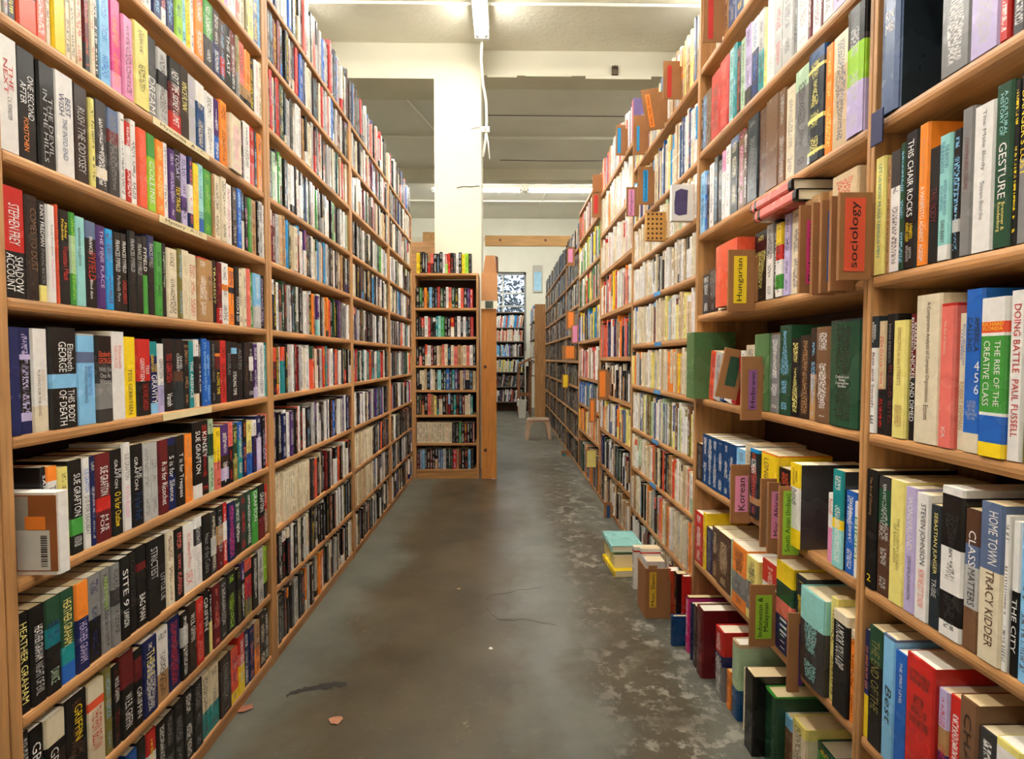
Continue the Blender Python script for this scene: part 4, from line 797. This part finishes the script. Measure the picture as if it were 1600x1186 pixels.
D(926, 937, 273, 302, None, 'R', None, 'tan cardboard box end above the red-labelled divider')
D(886, 897, 386, 416, (888, 895, 389, 410), 'I', None, 'cardboard divider with pink label high on the sixth right bookcase')
D(934, 950, 577, 625, (937, 946, 580, 620), 'O', None, 'orange-labelled divider at mid height of the fourth right bookcase')
D(921, 931, 622, 660, (923, 928, 626, 658), 'O', None, 'narrow orange-labelled divider below mid height of the fourth right bookcase')
D(884, 898, 486, 515, (888, 896, 488, 512), 'O', None, 'orange-labelled divider at mid height of the sixth right bookcase')
D(893, 903, 508, 537, (895, 902, 509, 535), 'I', None, 'pink-labelled divider at mid height of the fifth right bookcase')
D(878, 898, 540, 562, (884, 897, 541, 560), 'O', None, 'small orange card between the pink-labelled divider and the shelf below')
D(916, 932, 703, 731, (917, 931, 704, 730), 'y', None, 'yellow paper divider low on the fifth right bookcase')
D(877, 890, 704, 727, (879, 884, 708, 724), 'T', None, 'cardboard divider with teal oval near the floor, sixth right bookcase')
D(944, 957, 785, 825, (948, 953, 790, 821), 'f', None, 'cardboard divider with dark blue label near the floor, fourth right bookcase')
D(878, 888, 585, 606, (880, 887, 586, 605), 'Y', None, 'small yellow label sticking out low on the sixth right bookcase')

# ------------------------------------------------------------------ books on the floor shelf and other odd ones, right side
def place(name, px, py, z, wd, dp, h, code, lab, rz=-math.pi/2, titles=(), ink=None, hard=False, lean=0, flat=None, cat='book', group='books pushed out over the floor on the right'):
    "book whose near aisle-side bottom corner of the spine is seen at pixel px, py, standing at height z"
    d = ray(px, py); k = (z-ZC)/d.z; P = d*k
    if flat is None:
        o = add_book(name, (P.x, P.y+wd/2*1.0, z+.0005), rz, wd, dp, h, code, titles, ink, hard, lean)
    else:
        o = add_book(name, (P.x, P.y, z), 0, wd, dp, h, code, titles, ink, hard, 0)
        o.matrix_world = Matrix.Translation((P.x, P.y, z+.0008)) @ flat
    return tag(o, lab, cat, group)
z0 = .03
FB = []
def fb(px, py, wd, dp, h, code, lab, **k): FB.append((px, py, wd, dp, h, code, lab, k))
def build_fb():
    "near to far, each book pushed clear of the one before it"
    rows_ = []
    for t in FB:
        d = ray(t[0], t[1]); q = d*(-ZC/d.z); rows_.append((q.y, q.x, t))
    end = -9
    for y, x, (px, py, wd, dp, h, code, lab, k) in sorted(rows_, key=lambda r: r[0]):
        y = max(y, end+.001); end = y+wd+(abs(math.sin(k.get('lean', 0)))*h if k.get('lean') else 0)
        if y+wd > RB[2]-.03: dp = min(dp, max(.03, .672-x))
        if y < RB[2]+.022 and end > RB[2]-.022: dp = min(dp, max(.03, .672-x))
        o = add_book('book', (x, y+wd/2, .0005+(abs(math.sin(k.get('lean', 0)))*wd/2)), -math.pi/2, wd, dp, h, code, k.get('titles', ()), k.get('ink'), k.get('hard', False), k.get('lean', 0))
        tag(o, lab, 'book', 'books pushed out over the floor on the right')
fb(1096, 1061, .05, .16, .215, 'M', 'dark red volume standing on the floor shelf, largest of its row', hard=True)
fb(1087, 1045, .03, .16, .20, 'u', 'brown book just beyond the large dark red volume on the floor')
fb(1074, 1020, .022, .15, .19, 'M.02i', 'crimson book on the floor beyond the brown one', ink='W')
fb(1080, 1032, .014, .15, .19, 'N', 'thin navy book on the floor between crimson and brown ones')
fb(1066, 990, .018, .15, .21, 'R', 'thin bright red book standing near the floor beside a black one')
fb(1056, 985, .03, .15, .21, 'K', 'black book standing near the floor right of the leaning red one', ink='r')
fb(1050, 1010, .02, .06, .105, 'f', 'small deep blue slipcase sticking out over the floor', hard=True)
fb(1042, 962, .03, .14, .19, 'r', 'leaning vermilion book beside the Misc. Slavic divider', lean=.16)
fb(1128, 1098, .055, .17, .205, 'R.35N.5Z', 'thick red book with blue and white band, red top, near the floor', hard=True, ink='W', titles=[('SAGE', 'W', .38, .5, .2, .9, '')])
fb(1139, 1110, .02, .09, .11, 'O', 'orange-spined slim book below the thick red one', ink='K')
fb(1152, 1128, .042, .14, .215, 'c.05l.6f', 'sage and deep blue book near the floor', hard=True)
fb(1168, 1150, .03, .13, .17, 'C', 'cream book next to the sage and blue one')
fb(1185, 1200, .045, .17, .205, 'K', 'black glossy book low in the row next to the green hardback')
fb(1214, 1215, .05, .17, .185, 'G.02g', 'green cloth hardback low on the floor shelf', hard=True)
fb(1245, 1238, .03, .15, .15, 'b.2x', 'small pale blue book low beside the green hardback')
fb(1262, 1262, .055, .16, .165, 'y.15C', 'cream book with olive side, low on the floor shelf', hard=True, ink='k')
fb(1300, 1290, .06, .17, .145, 'g.1G', 'dark green book with yellow print and red dot, lowest right', hard=True, ink='Y')
# far floor books
R90 = Matrix.Rotation(math.pi/2, 4, 'Y')
o = add_book('book', (0, 0, 0), 0, .03, .15, .22, 't', (), None, True); o.matrix_world = Matrix.Translation((.50, 2.68, .113)) @ Matrix.Rotation(-1.57, 4, 'Z') @ Matrix.Rotation(math.pi/2, 4, 'Y'); tag(o, 'aqua hardback lying flat on the small pile beside the shelf', 'book', 'books piled on the floor')
o = add_book('book', (0, 0, 0), 0, .028, .15, .22, 'Y', (), None); o.matrix_world = Matrix.Translation((.49, 2.63, .015)) @ Matrix.Rotation(-1.5, 4, 'Z') @ Matrix.Rotation(math.pi/2, 4, 'Y'); tag(o, 'yellow paperback at the bottom of the small floor pile', 'book', 'books piled on the floor')
o = add_book('book', (0, 0, 0), 0, .055, .14, .21, 'C.1y', (), None); o.matrix_world = Matrix.Translation((.505, 2.66, .057)) @ Matrix.Rotation(-1.54, 4, 'Z') @ Matrix.Rotation(math.pi/2, 4, 'Y'); tag(o, 'cream paperback in the middle of the small floor pile', 'book', 'books piled on the floor')
fb(992, 925, .03, .11, .185, 'W.08R.12W', 'first of the white books with red stripe near the floor', ink='k')
fb(1001, 925, .02, .10, .185, 'W.08R.12W', 'second white book with red stripe near the floor, slimmer')
fb(1010, 935, .065, .08, .155, 'W', 'white thick book just behind the Misc. Slavic divider', ink='z')
build_fb()
sd = empty('shelf_divider', (.585, 2.02, 0)); tag(sd, 'cardboard box-like divider near the floor with yellow label reading Misc. Slavic', 'divider', 'cardboard dividers on the right shelves')
p, q = at_y(1009, 889, 2.02), at_y(1048, 952, 2.02); sd.location = (p.x, 2.02, 0)
box('card', 0, q.x-p.x, 0, .004, 0, p.z, CARD2, sd, b=.001); box('fold', 0, .004, .004, .12, 0, p.z, CARD2, sd)
box('tab', .012, .045, .001, .004, p.z, p.z+.012, CARD2, sd)
l0, l1 = at_y(1015, 894, 2.02), at_y(1025, 949, 2.02)
box('label_sticker', l0.x-p.x, l1.x-p.x, -.0008, -.0001, l1.z, l0.z, plain('sticker_amber', (228,184,52), .6), sd)
letter('Misc. Slavic', sd, ((l0.x+l1.x)/2-p.x, -.0013, (l0.z+l1.z)/2), (0,0,1), (-1,0,0), (l0.z-l1.z)*.9, (l1.x-l0.x)*.55, LIN['K'])
# lying books
def lie(px, py, Y, wd, dp, h, code, lab, rz, **k):
    P = at_y(px, py, Y)
    o = add_book('book', (0, 0, 0), 0, wd, dp, h, code, k.get('titles', ()), k.get('ink'), k.get('hard', False))
    o.matrix_world = Matrix.Translation(P) @ Matrix.Rotation(rz, 4, 'Z') @ Matrix.Rotation(math.pi/2, 4, 'Y'); return tag(o, lab, 'book', 'books lying flat on other books')
zt = ZC+RA[4]
o = add_book('book', (0, 0, 0), 0, .026, .15, .235, 'c', [('the deepest well', 'A', .12, .88, .25, .75, 'u')], None, True)
o.matrix_world = Matrix.Translation((XR-.012, .575, zt+.2228+.013)) @ Matrix.Rotation(-math.pi/2, 4, 'Z') @ Matrix.Rotation(math.pi/2, 4, 'Y'); tag(o, 'beige hardback lying flat on top of the upright books, nearest right bookcase', 'book', 'books lying flat on other books')
for k, (zz, lab) in enumerate(((.2128, 'lower of two red cloth books lying across the upright books'), (.2415, 'upper of two red cloth books lying across the upright books'))):
    o = add_book('book', (0, 0, 0), 0, .027, .14, .20, 'K.03s.1K.16s.93K', (), None, True)
    o.matrix_world = Matrix.Translation((XR-.03, 1.20+.02*k, ZC+RA[4]+zz)) @ Matrix.Rotation(-math.pi/2, 4, 'Z') @ Matrix.Rotation(-math.pi/2, 4, 'Y'); tag(o, lab, 'book', 'books lying flat on other books')
# two books of the third right bookcase pushed out so that a cover faces down the aisle
def cover_on(pxo, pxi, yt, yb_, m, lab):
    Y = ypx(pxi, .676, ZC); p, q = at_y(pxo, yt, Y), at_y(pxi, yb_, Y)
    e = empty('book', (p.x, Y, q.z)); tag(e, lab, 'book', 'books pushed out with a cover showing'); wd, h = q.x-p.x+.05, p.z-q.z
    box('cover', 0, wd, 0, .0015, 0, h, m, e); box('pages', .002, wd-.002, .0015, .022, .002, h-.002, plain('page_edge', (230,214,180), .8), e)
    box('back_cover', 0, wd, .022, .0235, 0, h, m, e); box('spine', 0, .0019, .0016, .0219, 0, h, m, e)
    return e, q.x-p.x, h
e, wv, h = cover_on(1010, 1036, 331, 376, plain('cane_tan', (196,142,66), .6), 'book with woven cane pattern cover, below the French Reference divider')
for a in range(4):
    for b_ in range(6):
        x, z = wv*(a+.5)/4, h*(b_+.5)/6
        v, f = tube_vf([(x, -.0008, z), (x, 0, z)], wv*.07, 6); mesh_obj('cane_hole', v, f, plain('cane_hole', (52,30,18), .7), e)
e, wv, h = cover_on(1050, 1077, 288, 345, plain('cover_white', (232,228,220), .4), 'white paperback with dark purple portrait on its cover, upper third right bookcase')
pts = [(.16, .2), (.42, .14), (.86, .18), (.9, .84), (.5, .88), (.2, .8), (.14, .5)]
mesh_obj('portrait', [(wv*x, -.0007, h*z) for x, z in pts], [tuple(range(len(pts)))], plain('portrait_purple', (78,66,104), .4, 0, .5, 20), e)
# ------------------------------------------------------------------ left: protruding book with the barcode sticker, shelf labels
zb = ZC+LLEV[7]+.0105
o = add_book('paperback', (-.708, .8665, zb), math.pi/2, .024, .155, .132, 'W', (), None, page=srgb(240,236,226)); tag(o, 'white-spined book pushed out of the shelf with barcode sticker on its back', 'paperback', GL_)
box('back_print', -.0127, -.0121, .001, .15, .006, .128, plain('print_amber', (156,92,48), .4, 0, .6, 14), o)
box('print_grey', -.0131, -.0128, .045, .105, .045, .126, plain('print_grey', (170,166,158), .4, 0, .4, 20), o)
st_ = box('price_sticker', -.0135, -.0132, .012, .064, .008, .072, plain('sticker_white', (222,220,214), .5), o)
box('sticker_patch', -.0136, -.0132, .018, .05, .073, .094, plain('sticker_orange', (226,128,52), .5), o)
for k in range(14):
    zz = .014+k*.0037; box('bar', -.0139, -.01355, .016, .026, zz, zz+rnd.uniform(.0008, .0026), plain('bar_ink', (40,38,38), .5), st_)
def shelf_label(px0, px1, lv, text, lab, m='label_paper', rgb=(226,208,160)):
    z = ZC+LLEV[lv]; ya, yb2 = ypx(px0, XL, z), ypx(px1, XL, z)
    o = box('shelf_label', XL+.0006, XL+.0016, ya, yb2, z-.008, z+.008, plain(m, rgb, .5)); tag(o, lab, 'label', 'paper labels on the left shelf edges')
    if text: letter(text, o, (XL+.0021, (ya+yb2)/2, z), (0,1,0), (0,0,1), (yb2-ya)*.78, .010, LIN['k'])
shelf_label(238, 326, 3, 'Mysteries   A - C', 'cream paper label reading Mysteries on the seventh shelf edge, left')
shelf_label(248, 322, 4, 'Mystery   A - C', 'cream paper label reading Mystery on an edge of the left shelves')
shelf_label(254, 330, 6, '', 'blank cream tape on a left shelf edge under the thriller paperbacks')
TAPE = plain('blue_tape', (72,140,196), .5)
for i, (px, lv, lab) in enumerate(((1027, 3, 'topmost blue tape patch'), (1028, 4, 'second blue tape patch from the top'), (1027, 5, 'third blue tape patch from the top'), (1024, 6, 'fourth blue tape patch from the top'), (1020, 7, 'lowest blue tape patch'))):
    z = ZC+RLEV[2][lv]-.012; y = ypx(px, XR, z)
    o = box('tape_patch', XR-.0018, XR-.0006, y-.05, y+.05, z-.009, z+.009, TAPE); tag(o, lab+' on the shelf edges of the third right bookcase', 'tape', 'blue tape patches')
o = box('binder_ribbon', XR-.012, XR-.009, .955, .985, ZC+RA[3]-.05, ZC+RA[3]+.01, plain('ribbon_navy', (34,36,78), .6), b=.001); tag(o, 'navy cloth strap hanging over the shelf edge, nearest right bookcase', 'strap')

# ------------------------------------------------------------------ marks and litter on the floor
def crack(pts, lab):
    v, f = [], []
    for i, (x, y) in enumerate(pts): w_ = .0022*(1.2-abs(i/(len(pts)-1)-.5)); v += [(x, y-w_, .0006), (x, y+w_, .0006)]
    f = [(2*i, 2*i+2, 2*i+3, 2*i+1) for i in range(len(pts)-1)]
    o = mesh_obj('floor_crack', v, f, plain('crack_dark', (54,50,42), .9)); tag(o, lab, 'crack', 'cracks in the floor')
def gp(px, py): d = ray(px, py); k = -ZC/d.z; return (d.x*k, d.y*k)
def jag(pts, n=4):
    out = []
    for (a, b), (c, d) in zip(pts, pts[1:]):
        for k in range(n): out.append((a+(c-a)*k/n+rnd.uniform(-2, 2), b+(d-b)*k/n+rnd.uniform(-1.5, 1.5)))
    return [gp(*p) for p in out+[pts[-1]]]
crack(jag([(757, 945), (765, 932), (785, 927), (815, 922), (845, 918)]), 'upper jagged crack in the concrete in mid aisle')
crack(jag([(757, 945), (768, 962), (786, 970), (820, 968), (870, 978)]), 'lower jagged crack in the concrete in mid aisle')
v, f = [], []
TAR = plain('tar_mark', (38,34,28), .5, 0, .3)
pts = [(447+k*4.1, 1089-21*(k/23)**.55+rnd.uniform(-1.2, 1.2)) for k in range(24)]
for i, (a, b) in enumerate(pts):
    w_ = rnd.uniform(.6, 2.2)+(2.2 if 12 < i < 21 else 0.9 if 3 < i else 0); v += [gp(a, b-w_-rnd.random())+(.0012,), gp(a+1, b+w_+rnd.random()*2)+(.0012,)]
o = mesh_obj('tar_mark', v, [(2*i, 2*i+1, 2*i+3, 2*i+2) for i in range(len(pts)-1)], TAR); tag(o, 'dark tar streak on the floor beside the left bookcase', 'stain')
def scrap(px, py, r, rgb, nm, lab):
    x, y = gp(px, py); n = 6; v = [(x, y, .006)]+[(x+r*rnd.uniform(.6, 1.2)*math.cos(k*2*math.pi/n), y+r*rnd.uniform(.6, 1.2)*math.sin(k*2*math.pi/n), rnd.uniform(.001, .005)) for k in range(n)]
    o = mesh_obj('paper_scrap', v, [(0, k+1, (k+1) % n+1) for k in range(n)], plain(nm, rgb, .8)); tag(o, lab, 'litter', 'scraps on the floor')
scrap(525, 1125, .02, (186,128,96), 'scrap_brown', 'brown curled scrap on the floor below the tar streak')
scrap(382, 1108, .022, (150,96,70), 'scrap_leaf', 'rusty leaf scrap at the foot of the left bookcase')
scrap(767, 1014, .010, (240,236,226), 'scrap_white', 'white paper crumb on the floor in mid aisle')
scrap(717, 921, .010, (216,190,140), 'scrap_straw', 'straw-coloured crumb on the brown stained floor')
scrap(771, 748, .03, (226,222,210), 'scrap_plaster', 'white plaster crumb at the foot of the plank')
flush_text()
